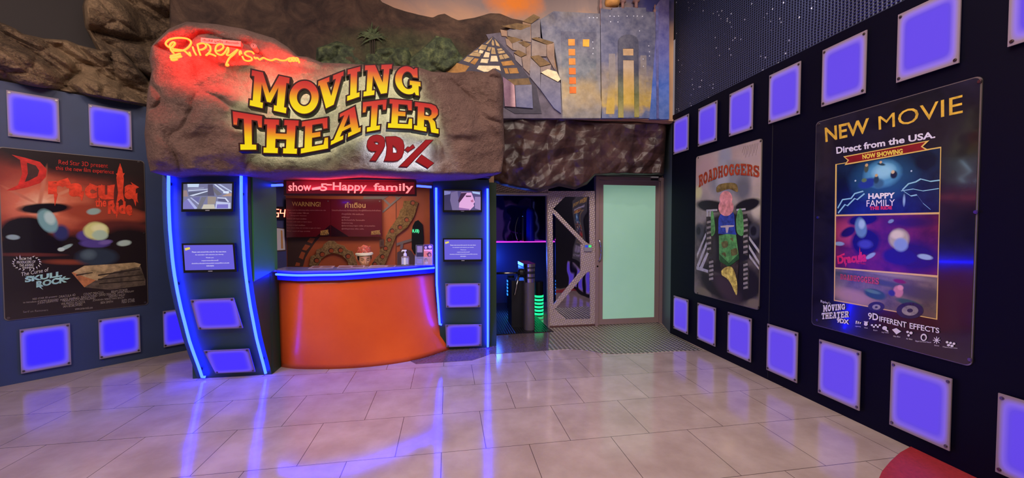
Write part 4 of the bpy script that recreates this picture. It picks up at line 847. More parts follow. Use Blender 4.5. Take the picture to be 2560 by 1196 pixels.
LM_P = lamp_mat('lit_acrylic_pillar', (66, 44, 246), (82, 62, 222), (34, 26, 80), (112, 94, 130), 1.0, 0, 2)
def panel(label, F, Q, m, grp, w=0.028, n=4):
    cx = sum(p[0] for p in Q) / 4; cy = min(p[1] for p in Q)
    t = thing('square_light', label, 'light', F.pt(cx, cy, 0), grp)
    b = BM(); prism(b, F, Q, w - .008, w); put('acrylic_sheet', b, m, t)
    b = BM(); prism(b, F, [quad(Q, a, c) for a, c in ((.08, .92), (.92, .92), (.92, .08), (.08, .08))], 0, w - .008); put('backing_box', b, mat('panel_backing', (20, 18, 30), 0.6), t)
    for a, c in ((.05, .95), (.95, .95), (.95, .05), (.05, .05)):
        u, v = quad(Q, a, c); screw(F, u, v, w, t, 0.0095)
    return t
ORD = ['nearest the glass door', 'second from the glass door', 'third from the glass door', 'fourth from the glass door', 'fifth from the glass door', 'sixth from the glass door', 'seventh from the glass door']
US = [(-4.948, -4.617), (-4.416, -4.080), (-3.878, -3.544), (-3.341, -3.004), (-2.800, -2.456), (-2.253, -1.918), (-1.709, -1.37)]
for i, (a, c) in enumerate(US):
    panel('violet square light in the upper row of the black wall, ' + ORD[i], FR, [(a, 2.969), (c, 2.969), (c, 2.504), (a, 2.504)], LM_R, 'upper row of square lights on the black wall')
US = [(-4.90, -4.575), (-4.38, -4.050), (-3.848, -3.510), (-3.307, -2.973), (-2.770, -2.438), (-2.233, -1.900), (-1.694, -1.36)]
for i, (a, c) in enumerate(US):
    panel('violet square light in the lower row of the black wall, ' + ORD[i], FR, [(a, .560), (c, .560), (c, .105), (a, .105)], LM_R, 'lower row of square lights on the black wall')
for a, c, lab in ((.102, .421, 'above the big letter D of the coffin poster'), (.622, .943, 'next to the boulder')):
    panel('blue square light under the rock ledge, %s' % lab, FL, [(a, 2.787), (c, 2.787), (c, 2.357), (a, 2.357)], LM_L, 'upper row of square lights on the navy wall')
for a, c, lab in ((.125, .445, 'below the skull rock logo of the coffin poster'), (.644, .964, 'below the wooden coffin on the coffin poster'), (1.162, 1.482, 'half hidden behind the curved green pillar')):
    panel('blue square light ' + lab, FL, [(a, .521), (c, .521), (c, .093), (a, .093)], LM_L, 'lower row of square lights on the navy wall')
def pillar_frame(z, yf):
    d = (yf(z + .1) - yf(z - .1)) / .2; return Frame((0, yf(z), z), (1, 0, 0), (0, d, 1))
for yf, q, lab in ((YPL, [(477, 750), (585, 745), (608, 820), (497, 824)], 'upper square light below the screens of the curved green pillar'), (YPL, [(510, 877), (623, 872), (639, 929), (540, 933)], 'lowest square light near the floor on the curved green pillar'),
                   (YPR, [(1113, 709), (1201, 708), (1201, 768), (1115, 769)], 'upper square light below the screens of the pillar by the turnstile'), (YPR, [(1113, 812), (1204, 811), (1204, 865), (1116, 868)], 'lowest square light on the pillar by the turnstile beside the counter flare')):
    ym = sum(p[1] for p in q) / 4; z = 0.7 if 'upper' in lab else 0.2
    F = pillar_frame(z, yf); Q = F.pxs(q, .028); panel('violet ' + lab, F, Q, LM_P, 'square lights on the green pillars', w=.036)

# ================================================================== THE LETTERS ON THE BOULDER
zs4 = zoom(560, 130, 3.624)
M_black = mat('letter_black', (8, 6, 6), 0.5, spec=0.15)
M_rim = mat('letter_red_rim', (46, 3, 3), 0.5, spec=0.15)
s = NT('letter_face_lit'); s.set(0.4, spec=0.1); g = s.new('ShaderNodeTexCoord').outputs['Generated']; q = s.new('ShaderNodeSeparateXYZ'); s.link(g, q.inputs[0])
cr = s.ramp(q.outputs[2], [(0.0, (252, 226, 8)), (0.34, (248, 206, 14)), (0.55, (236, 140, 30)), (0.74, (220, 66, 44)), (1.0, (196, 34, 36))])
s.base((14, 8, 4)); s.emit(cr, 0.95); M_face = s.m
M_halo = glow('letter_backlight', (0.70, 1.0, 0.66), 15.0); M_halo2 = glow('letter_backlight_blue', (0.50, 0.76, 1.0), 22.0)
WB, WF = 0.115, 0.222
GRPL = 'lit letters on the boulder'
def letter(ch, Q, label, loops=None):
    Qf = FS.pxs(zs4(Q), WF)
    cx = sum(p[0] for p in Qf) / 4; cy = min(p[1] for p in Qf)
    t = thing('sign_letter', label, 'letter', FS.pt(cx, cy, WB), GRPL)
    L = [[quad(Qf, a, c) for a, c in lp] for lp in (loops or SLAB[ch])]
    b = BM(); curve_shape(b, FS, L, WB, WF - .006, 0.009); put('body', b, M_black, t)
    b = BM(); curve_shape(b, FS, L, WF - .006, WF - .002, 0.0065); put('rim', b, M_rim, t)
    b = BM(); curve_shape(b, FS, L, WF - .003, WF, -0.0045); put('lit_face', b, M_face, t)
    b = BM(); curve_shape(b, FS, L, WB - .012, WB - .006, -0.004); put('backlight', b, M_halo, t)
    for a in (.3, .7):
        u, v = quad(Qf, a, .12); b = BM(); tube(b, [FS.pt(u, v, 0.02), FS.pt(u, v, WB)], .004, 6); put('standoff', b, mat('steel_screw'), t)
U1 = 'in the upper word MOVING'; U2 = 'in the lower word THEATER'
letter('M', [(248, 158), (600, 232), (566, 562), (226, 488)], 'lit red and yellow letter M ' + U1)
letter('O', [(584, 262), (862, 250), (864, 562), (590, 566)], 'lit red and yellow letter O ' + U1)
letter('V', [(850, 262), (1088, 168), (1080, 440), (836, 560)], 'lit red and yellow letter V ' + U1)
letter('I', [(1116, 158), (1240, 126), (1232, 408), (1110, 450)], 'lit red and yellow letter I ' + U1)
letter('N', [(1274, 118), (1528, 108), (1500, 372), (1258, 408)], 'lit red and yellow letter N ' + U1)
letter('G', [(1552, 112), (1778, 140), (1790, 408), (1540, 366)], 'lit red and yellow letter G ' + U1)
letter('T', [(72, 532), (350, 578), (344, 890), (96, 892)], 'lit red and yellow first letter T ' + U2)
letter('H', [(360, 603), (682, 618), (664, 928), (352, 918)], 'lit red and yellow letter H ' + U2)
letter('E', [(702, 628), (946, 590), (948, 878), (690, 926)], 'lit red and yellow first letter E ' + U2)
letter('A', [(985, 590), (1256, 452), (1242, 722), (960, 852)], 'lit red and yellow letter A ' + U2)
letter('T', [(1254, 452), (1480, 426), (1452, 700), (1250, 736)], 'lit red and yellow second letter T ' + U2)
letter('E', [(1498, 422), (1710, 440), (1708, 700), (1480, 690)], 'lit red and yellow second letter E ' + U2)
letter('R', [(1728, 448), (1945, 478), (1948, 745), (1716, 705)], 'lit red and yellow letter R ' + U2)
# 9DX
M_9 = mat('dark_red_letter', (90, 8, 12), 0.5, spec=0.15); s = NT('red_letter_face'); s.base((96, 8, 14)); s.set(0.4, spec=.15); s.emit((170, 22, 30), 0.45); M_9f = s.m
def red_letter(loops, label):
    L = [FS.pxs(zs4(lp), 0.19) for lp in loops]; cx = sum(p[0] for p in L[0]) / len(L[0]); cy = min(p[1] for p in L[0])
    t = thing('sign_letter', label, 'letter', FS.pt(cx, cy, .12), 'red letters of the 9DX sign')
    b = BM(); curve_shape(b, FS, L, 0.125, 0.187, 0.003); put('body', b, M_9, t)
    b = BM(); curve_shape(b, FS, L, 0.187, 0.19, -0.003); put('face', b, M_9f, t)
    b = BM(); curve_shape(b, FS, L, 0.108, 0.116, 0.0); put('backlight', b, M_halo2, t)
    u, v = L[0][0]; b = BM(); tube(b, [FS.pt(lerp(u, cx, .3), lerp(v, L[0][0][1], .3), 0.02), FS.pt(lerp(u, cx, .3), lerp(v, L[0][0][1], .3), .125)], .004, 6); put('standoff', b, mat('steel_screw'), t)
red_letter([[(1293, 850), (1300, 805), (1322, 772), (1350, 756), (1385, 750), (1420, 756), (1447, 775), (1458, 800), (1458, 850), (1440, 890), (1375, 988), (1322, 985), (1378, 900), (1340, 902), (1308, 885)], [(1360, 818), (1385, 815), (1404, 828), (1395, 840), (1375, 838)]], 'red numeral 9 of the 9DX sign with pale glow behind')
red_letter([[(1462, 768), (1555, 764), (1595, 778), (1622, 805), (1634, 850), (1630, 905), (1612, 955), (1578, 985), (1535, 992), (1450, 988), (1470, 930), (1476, 860)], [(1530, 848), (1552, 866), (1568, 890), (1566, 916), (1528, 914)]], 'red letter D of the 9DX sign with pale glow behind')
red_letter([[(1828, 797), (1896, 797), (1662, 1042), (1588, 1038)]], 'red long slash stroke of the X in the 9DX sign')
red_letter([[(1638, 885), (1665, 858), (1682, 864), (1712, 838), (1730, 866), (1680, 898), (1668, 908)]], 'small red upper stroke of the X in the 9DX sign')
red_letter([[(1738, 990), (1790, 930), (1902, 1008), (1848, 1054)]], 'short red lower foot of the X in the 9DX sign')
# neon script
zn = zoom(400, 80, 6.737)
strokes = [[(215, 318), (300, 322), (420, 300), (500, 235), (522, 170), (475, 122), (370, 100), (250, 105), (150, 132), (98, 190), (118, 232), (175, 272)],
 [(180, 285), (165, 235), (195, 188), (238, 172), (252, 200), (212, 250), (182, 292), (200, 325), (235, 365)], [(205, 285), (330, 302), (400, 315), (450, 350), (512, 402), (494, 338)],
 [(170, 408), (250, 388), (330, 366)], [(330, 366), (338, 374), (250, 408), (182, 424), (190, 440), (270, 425), (348, 408), (352, 416), (270, 440), (200, 450), (195, 470), (230, 478), (298, 460)],
 [(550, 248), (572, 318), (612, 392)], [(630, 208), (650, 300), (682, 395)], [(630, 210), (700, 190), (758, 205), (775, 250), (720, 292), (652, 302)],
 [(778, 200), (838, 235), (850, 310), (795, 382), (776, 392), (822, 368), (880, 380), (942, 408)],
 [(918, 322), (1000, 312), (1062, 270), (1060, 222), (1008, 205), (950, 240), (934, 310), (962, 365), (1030, 388), (1090, 348), (1128, 285), (1148, 262), (1152, 330), (1124, 384), (1180, 390), (1250, 340), (1312, 294), (1240, 380), (1170, 440), (1130, 512), (1116, 562), (1150, 562), (1142, 538)],
 [(1344, 392), (1340, 342), (1358, 320), (1370, 372)], [(1582, 372), (1545, 335), (1470, 328), (1428, 360), (1460, 398), (1530, 428), (1548, 468), (1490, 490), (1420, 470), (1385, 408)],
 [(1588, 420), (1602, 446), (1640, 438), (1680, 466), (1740, 436), (1800, 460), (1880, 480), (1950, 455), (2040, 480), (2120, 476), (2180, 440), (2222, 452), (2208, 490), (2168, 488), (2190, 450), (2252, 434), (2282, 462), (2250, 492), (2228, 470), (2300, 438), (2332, 470), (2300, 492), (2288, 470), (2340, 490), (2342, 522)]]
M_rneon = glow('red_orange_neon', (110.0, 0.60, 0.05))
nt = thing('neon_sign', "yellow red glowing neon script reading Ripley's on the boulder top", 'sign', FS.pt(*FS.px(560, 160), .12))
names = ['letter_tube'] * len(strokes)
for st in strokes:
    P = [FS.pt(u, v, 0.15) for u, v in FS.pxs(zn(st), 0.15)]
    b = BM(); tube(b, smooth_path(P, 5), 0.0072, 8); put('letter_tube', b, M_rneon, nt, True)
for x, y in ((430, 120), (470, 100), (520, 125), (560, 120), (600, 130), (660, 145), (720, 150)):
    u, v = FS.px(x, y, .15); b = BM(); tube(b, [FS.pt(u, v, .0), FS.pt(u, v, .145)], .004, 6); put('tube_support', b, mat('glass_support', (150, 90, 80), 0.2), nt)
pl = thing('name_plate', 'thin red lit plate with Thai letters above the neon script', 'sign', FS.pt(*FS.px(550, 108), .1))
b = BM(); prism(b, FS, FS.pxs(zn([(688, 95), (1362, 155), (1360, 248), (686, 180)]), .115), .03, .115); put('plate', b, mat('plate_buff', (176, 120, 110), 0.5), pl)
b = BM(); text_quad(b, FS, '•ริบลีส์ มูฟวิ่ง เธียเตอร์•', FS.pxs(zn([(715, 112), (1335, 168), (1333, 218), (713, 165)]), .117), .117, 0.005); put('thai_letters', b, mat('plate_ink', (70, 24, 24), 0.6), pl)
tm = thing('registered_mark', 'small round registered trademark disc beside the Thai plate', 'sign', FS.pt(*FS.px(634, 115), .1))
u, v = FS.px(634.3, 115, .11); b = BM(); prism(b, FS, ell(u, v, .021, .021, 20), .02, .11); put('disc', b, mat('plate_buff'), tm)
b = BM(); curve_shape(b, FS, [ell(u, v, .017, .017, 20), ell(u, v, .0145, .0145, 20)], .110, .112); text_quad(b, FS, 'R', [(u - .007, v + .009), (u + .008, v + .009), (u + .008, v - .009), (u - .007, v - .009)], .1125, .02); put('mark', b, mat('plate_ink'), tm)

# ================================================================== POSTERS
def poster(name, label, F, Q, m, r=0.03, w=0.012):
    us = [p[0] for p in Q]; vs = [p[1] for p in Q]; u0, u1, v0, v1 = min(us), max(us), min(vs), max(vs)
    t = thing(name, label, 'poster', F.pt((u0 + u1) / 2, v0, 0), 'movie posters on the side walls')
    b = BM(); prism(b, F, rect(u0 - .006, v0 - .006, u1 + .006, v1 + .006, r), 0, w - .004); put('backing_board', b, mat('poster_edge', (120, 112, 108), 0.35, 0.4), t)
    b = BM(); prism(b, F, rect(u0, v0, u1, v1, r), w - .004, w); put('printed_sheet', b, m, t)
    return t, w
def paint(s, F, z, c, blobs, wob=0.25):
    """soft printed patches: (x, y, rx, ry, turn in degrees, colour, softness) in poster pixels"""
    P = s.pos(); nz = s.noise(14, 4, 0.6)
    def dot(v):
        n = s.new('ShaderNodeVectorMath', operation='DOT_PRODUCT'); s.link(P, n.inputs[0]); n.inputs[1].default_value = v; return n.outputs['Value']
    uu, vv = dot(F.u), dot(F.v); ou, ov = F.o.dot(F.u), F.o.dot(F.v)
    for x, y, rx, ry, t, col, soft in blobs:
        (u0, v0), (u1, _), (_, v1) = F.pxs(z([(x, y), (x + rx, y), (x, y + ry)])); ru, rv = abs(u1 - u0), abs(v1 - v0); t = math.radians(-t)
        du = s.math('SUBTRACT', uu, ou + u0); dv = s.math('SUBTRACT', vv, ov + v0)
        a = s.math('ADD', s.math('MULTIPLY', du, math.cos(t) / ru), s.math('MULTIPLY', dv, math.sin(t) / ru)); b2 = s.math('SUBTRACT', s.math('MULTIPLY', dv, math.cos(t) / rv), s.math('MULTIPLY', du, math.sin(t) / rv))
        d = s.math('ADD', s.math('ADD', s.math('MULTIPLY', a, a), s.math('MULTIPLY', b2, b2)), s.math('MULTIPLY', s.math('SUBTRACT', nz, 0.5), wob))
        c = s.mix(s.rangemap(d, 1.0 + soft * .3, 1.0 - soft), c, col)
    return c
class Art:
    """flat printed shapes on a poster, each a hair above the one before"""
    def __init__(s, F, t, w, z): s.F, s.t, s.w, s.z = F, t, w, z
    def up(s): s.w += 0.00025; return s.w
    def poly(s, name, L, m, rnd=False):
        w = s.up()
        for k, P in enumerate(L if isinstance(L[0], list) else [L]):
            if rnd: P = [tuple(q) for q in smooth_path([Vector(q).to_3d() for q in P + P[:1]], 4)[:-1]]; P = [(q[0], q[1]) for q in P]
            wk = w + 0.00002 * k; b = BM(); sheet(b, s.F, s.F.pxs(s.z(P), wk), wk); put(name, b, m, s.t)
    def text(s, name, items, m, bold=0.02):
        w = s.up()
        for it in items:
            b = BM(); text_quad(b, s.F, it[0], s.F.pxs(s.z(it[1]), w), w, it[2] if len(it) > 2 else bold, arc=it[3] if len(it) > 3 else 0); put(name, b, m, s.t)
    def ell(s, cx, cy, rx, ry, n=24): return [(cx + rx * math.cos(2 * math.pi * k / n), cy + ry * math.sin(2 * math.pi * k / n)) for k in range(n)]
PRT = lambda n, c, v=0.0, r=0.22: mat('print_' + n, c, r, var=v, vs=18)
bxq = lambda x0, y0, x1, y1, sl=0.0: [(x0, y0), (x1, y0 + sl), (x1, y1 + sl), (x0, y1)]

# --- coffin poster on the left wall
s = NT('poster_print_left'); s.set(0.16, spec=0.5, coat=0.25, coat_rough=0.04)
cpt = FL.pt(*FL.px(112, 508)); d = s.new('ShaderNodeVectorMath', operation='DISTANCE'); s.link(s.pos(), d.inputs[0]); d.inputs[1].default_value = cpt
dd = s.math('ADD', d.outputs['Value'], s.math('MULTIPLY', s.math('SUBTRACT', s.noise(5, 5, 0.6), 0.5), 0.22))
z1 = zoom(0, 350, 1.898)
cb = s.ramp(s.rangemap(dd, 0.0, 0.95), [(0.0, (236, 190, 150)), (0.16, (206, 112, 82)), (0.36, (150, 66, 52)), (0.58, (84, 44, 40)), (0.78, (48, 34, 34)), (1, (36, 30, 32))])
DK = (36, 27, 31); BL_ = (24, 18, 26)
s.base(paint(s, FL, z1, cb, [(380, 70, 420, 120, 4, (44, 36, 36), .5), (200, 240, 12, 120, 8, (196, 120, 92), .9), (300, 250, 90, 8, -35, (206, 132, 100), .9), (90, 260, 100, 8, 38, (190, 110, 84), .9), (500, 350, 220, 46, 6, (156, 70, 52), .5), (600, 420, 160, 40, 8, (92, 44, 42), .6),
 (360, 720, 440, 290, 0, DK, .25), (620, 520, 180, 110, 8, DK, .4), (120, 430, 130, 70, -14, BL_, .35), (150, 500, 160, 70, 6, BL_, .35), (215, 325, 128, 26, -6, BL_, .4), (290, 440, 40, 40, 0, (52, 56, 104), .6),
 (150, 545, 170, 10, 4, (96, 46, 42), .9), (320, 580, 120, 14, 6, (128, 62, 46), .9), (226, 385, 46, 60, -14, (118, 164, 162), .35), (236, 372, 28, 34, -10, (176, 208, 200), .6), 
 (400, 455, 40, 26, -20, (84, 66, 140), .5), (450, 492, 74, 22, 4, (86, 70, 144), .45), (500, 486, 36, 12, -10, (118, 98, 170), .7), (462, 556, 104, 46, 4, (50, 60, 76), .5), (420, 545, 40, 26, 0, (84, 100, 112), .9),
 (456, 432, 62, 44, 6, (212, 214, 140), .35), (470, 420, 40, 22, 0, (234, 234, 176), .7), (474, 452, 40, 26, 0, (176, 204, 180), .45), (588, 490, 36, 15, -8, (176, 198, 190), .5), (312, 510, 40, 9, -34, (150, 176, 172), .5), (290, 520, 18, 10, 0, (186, 206, 196), .5), (444, 340, 36, 16, -14, (150, 176, 168), .5), (62, 462, 34, 13, 6, (140, 164, 160), .5)])); M_pL = s.m
tL, w = poster('movie_poster', 'tall dark red Dracula the Ride poster on the navy wall', FL, [(.045, .622), (1.036, .622), (1.036, 2.247), (.045, 2.247)], M_pL)
z1 = zoom(0, 350, 1.898); A = Art(FL, tL, w, z1)
A.poly('wood_block_side', [(340, 632), (400, 700), (520, 712), (690, 690), (690, 665), (665, 595), (640, 585), (450, 640)], PRT('wood_dark', (84, 72, 62), 0.3)); A.poly('wood_block_end', [(340, 630), (470, 600), (465, 660), (400, 700)], PRT('wood_brown', (176, 112, 72), 0.2)); A.poly('wood_block_top', [(345, 628), (400, 598), (560, 588), (640, 582), (668, 590), (660, 604), (545, 625), (460, 668), (400, 650)], PRT('wood_top', (162, 138, 102), 0.25));
A.poly('wood_plank_line', [[(465, 640), (665, 612), (666, 616), (466, 646)], [(465, 660), (678, 638), (679, 642), (466, 666)], [(470, 680), (685, 664), (686, 668), (470, 686)], [(360, 640), (440, 628), (440, 632), (362, 646)]], PRT('plank_line', (48, 40, 36)))
RED = PRT('title_red', (196, 48, 40), 0.15); ORG = PRT('title_orange', (222, 70, 46), 0.15)
A.poly('title_initial', [[(55, 70), (120, 85), (190, 105), (222, 140), (218, 175), (190, 205), (130, 225), (60, 240), (30, 240), (85, 215), (105, 160), (95, 95)], ], RED)
A.poly('title_counter', [(128, 108), (170, 122), (186, 146), (178, 172), (140, 192), (118, 200), (132, 160)], PRT('counter_dark', (70, 44, 40), 0.1))
A.text('title_letters', [('r', bxq(228, 195, 320, 258), .06), ('a', bxq(326, 205, 398, 270), .06), ('c', bxq(402, 212, 460, 278), .06), ('u', bxq(466, 216, 540, 284), .06), ('a', bxq(590, 212, 652, 282), .06)], ORG)
A.poly('title_drips', [[(255, 255), (275, 255), (260, 315)], [(322, 180), (345, 225), (322, 230), (275, 195)], [(375, 262), (396, 266), (388, 292)], [(425, 205), (470, 222), (455, 232), (420, 222)], [(480, 210), (500, 225), (485, 240)], [(520, 215), (545, 212), (540, 250)], [(552, 300), (560, 250), (552, 180), (560, 140), (570, 110), (580, 140), (588, 185), (584, 250), (592, 300), (574, 280)], [(550, 160), (592, 158), (586, 170), (556, 172)], [(620, 200), (660, 225), (640, 235)], [(650, 270), (656, 300), (640, 282)], [(632, 280), (648, 280), (644, 316)]], ORG)
A.text('title_subline_text', [('the', bxq(452, 275, 505, 318), .03), ('Ride', bxq(512, 292, 628, 352), .05)], ORG); A.poly('title_drips', [[(548, 345), (560, 345), (554, 374)], [(512, 290), (540, 285), (540, 298)], [(600, 350), (632, 352), (615, 360)]], ORG)
A.text('presenter_line_text', [('Red Star 3D present', bxq(278, 94, 512, 122, 18), .0), ('this the new film experience', bxq(264, 122, 540, 148, 20), .0)], RED)
WH = PRT('poster_white', (206, 204, 200)); GR = PRT('poster_mint', (150, 196, 188), 0.15)
A.text('award_text', [('FROM THE', bxq(92, 560, 150, 572, -3)), ('PRODUCERS OF', bxq(80, 576, 168, 588, -4)), ('THE AWARD', bxq(92, 591, 160, 603, -4)), ('WINNING', bxq(105, 604, 160, 613, -3))], WH, .01)
A.poly('laurel', [[(x + 6 * math.cos(a) - 4 * math.sin(a), y + 6 * math.sin(a) + 4 * math.cos(a)), (x - 7 * math.cos(a + .9), y - 7 * math.sin(a + .9)), (x - 7 * math.cos(a - .1), y - 7 * math.sin(a - .1))] for k in range(9) for sx in (-1, 1) for a in [math.radians(-60 + k * 17) if sx > 0 else math.pi - math.radians(-60 + k * 17)] for x, y in [(127 + 66 * math.cos(a), 584 + 36 * math.sin(a))]], WH)
A.text('subtitle_small_text', [('The Curse of', bxq(100, 630, 230, 648, -24), .0)], WH)
A.text('subtitle_text', [('SKULL', bxq(118, 652, 295, 678, -30), .05), ('ROCK', bxq(172, 672, 318, 702, -26), .05)], GR); A.poly('subtitle_swash', [[(262, 655), (336, 656), (320, 664), (268, 664)], [(118, 648), (150, 645), (150, 655)], [(172, 690), (205, 712), (188, 690)]], GR)
cr = [('RED STAR 3D presents', 155, 272, 752, 738), ('DRACULA 4D', 280, 358, 740, 730), ('COUNT DRACULA', 396, 492, 728, 718), ('BRAM STOKER', 528, 606, 716, 706), ('to introduce of JAMES RODGERS', 110, 278, 768, 753), ('HARIS AHMAD', 286, 376, 754, 744), ('RAVI GOVIND', 386, 462, 742, 733), ('DAVID DEACON', 470, 548, 732, 724), ('JAMES FINDLAY', 556, 636, 722, 714), ('JOHN GRIFFITHS', 178, 276, 772, 760), ('FRANCESCO CAROVILLANO', 298, 452, 760, 745), ('GERARD WILEY', 516, 594, 738, 730), ('WILFREDO ACOSTA', 290, 404, 774, 764), ('JOHANN SEBASTIAN BACH', 440, 588, 758, 744), ('IAN BOBOWSKI', 300, 390, 786, 776), ('BEN SMITH', 478, 536, 768, 762), ('www.curse-rock.com', 356, 440, 797, 790)]
A.text('credits_text', [(t_, [(x0, ya), (x1, yb), (x1, yb + 11), (x0, ya + 11)], .0) for t_, x0, x1, ya, yb in cr], PRT('credit_grey', (150, 138, 132)))
A.text('studio_logo', [('RED STAR', bxq(578, 758, 640, 776, -6), .03), ('Serif on Ramoners', bxq(110, 812, 228, 822, -10), .0)], PRT('logo_grey', (120, 112, 112)))
for x, y in ((658, 104), (690, 772), (40, 846)): screw(FL, *FL.px(*z1([(x, y)])[0], .02), .012, tL, .011)
screw(FL, *FL.px(*z1([(684, 443)])[0], .02), .012, tL, .008)

# --- tractor poster, right wall
s = NT('poster_print_tractor'); s.set(0.3, spec=0.5); x = s.xyz()
c = s.ramp(s.rangemap(x[2], 0.66, 2.39), [(0, (66, 56, 48)), (0.2, (40, 36, 32)), (0.4, (54, 52, 46)), (0.62, (142, 140, 120)), (0.75, (172, 160, 140)), (0.9, (170, 150, 134)), (1, (156, 138, 126))])
z2 = zoom(1660, 330, 2.0983)
c = s.mix(s.rangemap(s.noise(4, 6, 0.6), 0.3, 0.75), c, s.mix(0.25, c, (250, 236, 210)))
SK = (26, 25, 26)
s.base(paint(s, FR, z2, c, [(220, 200, 60, 90, 0, (186, 158, 146), .9), (325, 130, 40, 80, 0, (150, 154, 156), .7), (345, 250, 130, 100, 0, (136, 140, 134), .5), (310, 240, 40, 90, 0, (170, 172, 164), .8), (420, 300, 50, 80, 0, (104, 108, 106), .8), (470, 110, 50, 60, 20, (176, 160, 146), .9), (185, 320, 22, 40, 0, (206, 206, 140), .8), (490, 400, 30, 60, 0, (196, 192, 160), .8),
 (250, 390, 90, 34, 8, SK, .4), (440, 385, 80, 34, -8, SK, .4), (340, 560, 200, 150, 0, SK, .3), (340, 780, 200, 120, 0, (30, 27, 28), .3), (190, 520, 26, 46, 0, (64, 66, 66), .5), (186, 520, 12, 24, 0, (24, 24, 26), .5), (478, 520, 34, 48, 0, (62, 64, 64), .5), (474, 520, 18, 28, 0, (24, 24, 26), .5), (260, 620, 24, 90, 0, (52, 50, 46), .7), (330, 820, 100, 60, 30, (62, 48, 52), .8), (210, 840, 46, 24, 10, (116, 110, 84), .6), (475, 900, 40, 26, -10, (116, 108, 86), .6), (250, 740, 50, 12, 0, (70, 66, 60), .8)])); M_pT = s.m
tT, w = poster('movie_poster', 'tall pale poster with green tractor headed ROADHOGGERS on the black wall', FR, [(-4.470, .668), (-3.443, .668), (-3.443, 2.385), (-4.470, 2.385)], M_pT)
z2 = zoom(1660, 330, 2.0983); A = Art(FR, tT, w, z2)
K = PRT('soot', (30, 28, 28), 0.2); IR = PRT('iron_grey', (78, 80, 78), 0.15); BW = PRT('pale_beam', (176, 180, 172), 0.1); GN = PRT('tractor_green', (84, 150, 76), 0.25); GD = PRT('tractor_dark_green', (44, 92, 46), 0.2); TY = PRT('tyre_black', (48, 48, 44), 0.3); TG = PRT('tyre_grey', (142, 140, 126), 0.2)
A.poly('steam_streak', [[(420 + 9 * k, 75 - k * 2), (422 + 9 * k, 74 - k * 2), (410 + 9 * k, 110 + (k * 13) % 30), (409 + 9 * k, 109 + (k * 13) % 30)] for k in range(9)], PRT('streak', (96, 84, 72)))
A.poly('rail', [[(222, 408), (280, 405), (280, 415), (222, 418)], [(224, 410), (232, 410), (228, 520), (220, 520)], [(240, 410), (246, 410), (244, 500), (236, 500)], [(380, 405), (428, 400), (428, 410), (380, 415)]], BW)
A.poly('cow_catcher', [[(172, 640), (218, 530), (222, 545), (172, 665)], [(172, 700), (228, 560), (232, 580), (180, 715)], [(185, 715), (235, 610), (240, 625), (200, 722)], [(170, 705), (232, 725), (230, 740), (170, 722)], [(445, 545), (500, 620), (500, 640), (448, 568)], [(445, 590), (500, 680), (500, 700), (446, 615)], [(447, 640), (498, 712), (498, 725), (447, 660)]], BW)
A.poly('tyre', [[(222, 445), (245, 445), (252, 480), (256, 560), (250, 640), (228, 635), (220, 560)], [(412, 435), (436, 430), (444, 480), (446, 570), (440, 650), (418, 645), (412, 560)], [(234, 665), (256, 662), (262, 700), (258, 790), (240, 780)], [(412, 680), (438, 678), (448, 740), (444, 830), (424, 820)]], TY)
A.poly('tyre_lug', [[(x0, y0 + k * st), (x0 + 22, y0 - 6 + k * st), (x0 + 24, y0 + 6 + k * st), (x0, y0 + 12 + k * st)] for x0, y0, st, n in ((224, 470, 28, 6), (416, 460, 28, 7), (236, 680, 22, 5), (416, 695, 24, 6)) for k in range(n)], TG)
A.poly('fender', [[(246, 480), (246, 430), (256, 416), (264, 460), (268, 525), (248, 545)], [(378, 460), (388, 415), (402, 402), (414, 440), (416, 540), (384, 530)]], GN, True)
A.poly('blue_seat', [(285, 535), (286, 460), (300, 430), (318, 432), (346, 432), (366, 428), (374, 520), (374, 540)], PRT('denim_blue', (44, 66, 140), 0.3), True); A.poly('pink_cushion', [A.ell(325, 396, 40, 46), A.ell(325, 350, 34, 40)], PRT('pink_cushion', (222, 148, 134), 0.18)); A.poly('straw_bundle', [(275, 292), (290, 276), (330, 268), (372, 270), (386, 290), (384, 316), (340, 300), (280, 318)], PRT('straw_dark', (104, 90, 48), 0.5), True)
A.poly('steering_wheel', [[(296, 494), (330, 490), (368, 490), (366, 498), (330, 502), (298, 502)], [(322, 500), (340, 500), (334, 530), (326, 530)]], PRT('pale_wheel', (190, 184, 170)))
A.poly('bonnet', [(288, 545), (330, 535), (378, 540), (394, 665), (340, 705), (290, 672)], GN); A.poly('bonnet_side', [(290, 640), (292, 680), (340, 708), (394, 668), (392, 640), (340, 690)], GD); A.poly('rust_patch', [[(300, 580), (330, 572), (335, 600), (310, 610)], [(350, 620), (380, 610), (385, 640), (355, 650)], [(300, 640), (320, 632), (325, 656)], [(345, 560), (360, 556), (362, 575)]], PRT('rust', (96, 96, 52), 0.3), True)
A.poly('grille', [(296, 682), (340, 710), (392, 672), (386, 780), (300, 760)], PRT('grille', (58, 50, 44), 0.3)); A.poly('gold_grain', [[(300, 730), (320, 712), (352, 708), (372, 740), (384, 800), (380, 858), (352, 800), (330, 770), (304, 752)]], PRT('grain_gold', (206, 160, 74), 0.5), True)
w = A.up(); b = BM(); slab_word(b, FR, 'ROADHOGGERS', FR.pxs(z2([(182, 230), (500, 180), (500, 240), (182, 292)]), w), w - .0004, w, arc=0.075, gap=0.1); put('title_letters', b, PRT('rusty_title', (158, 64, 36), 0.2), tT)
for x, y in ((504, 48), (178, 136), (174, 846), (494, 920)): screw(FR, *FR.px(*z2([(x, y)])[0], .02), .012, tT, .009)

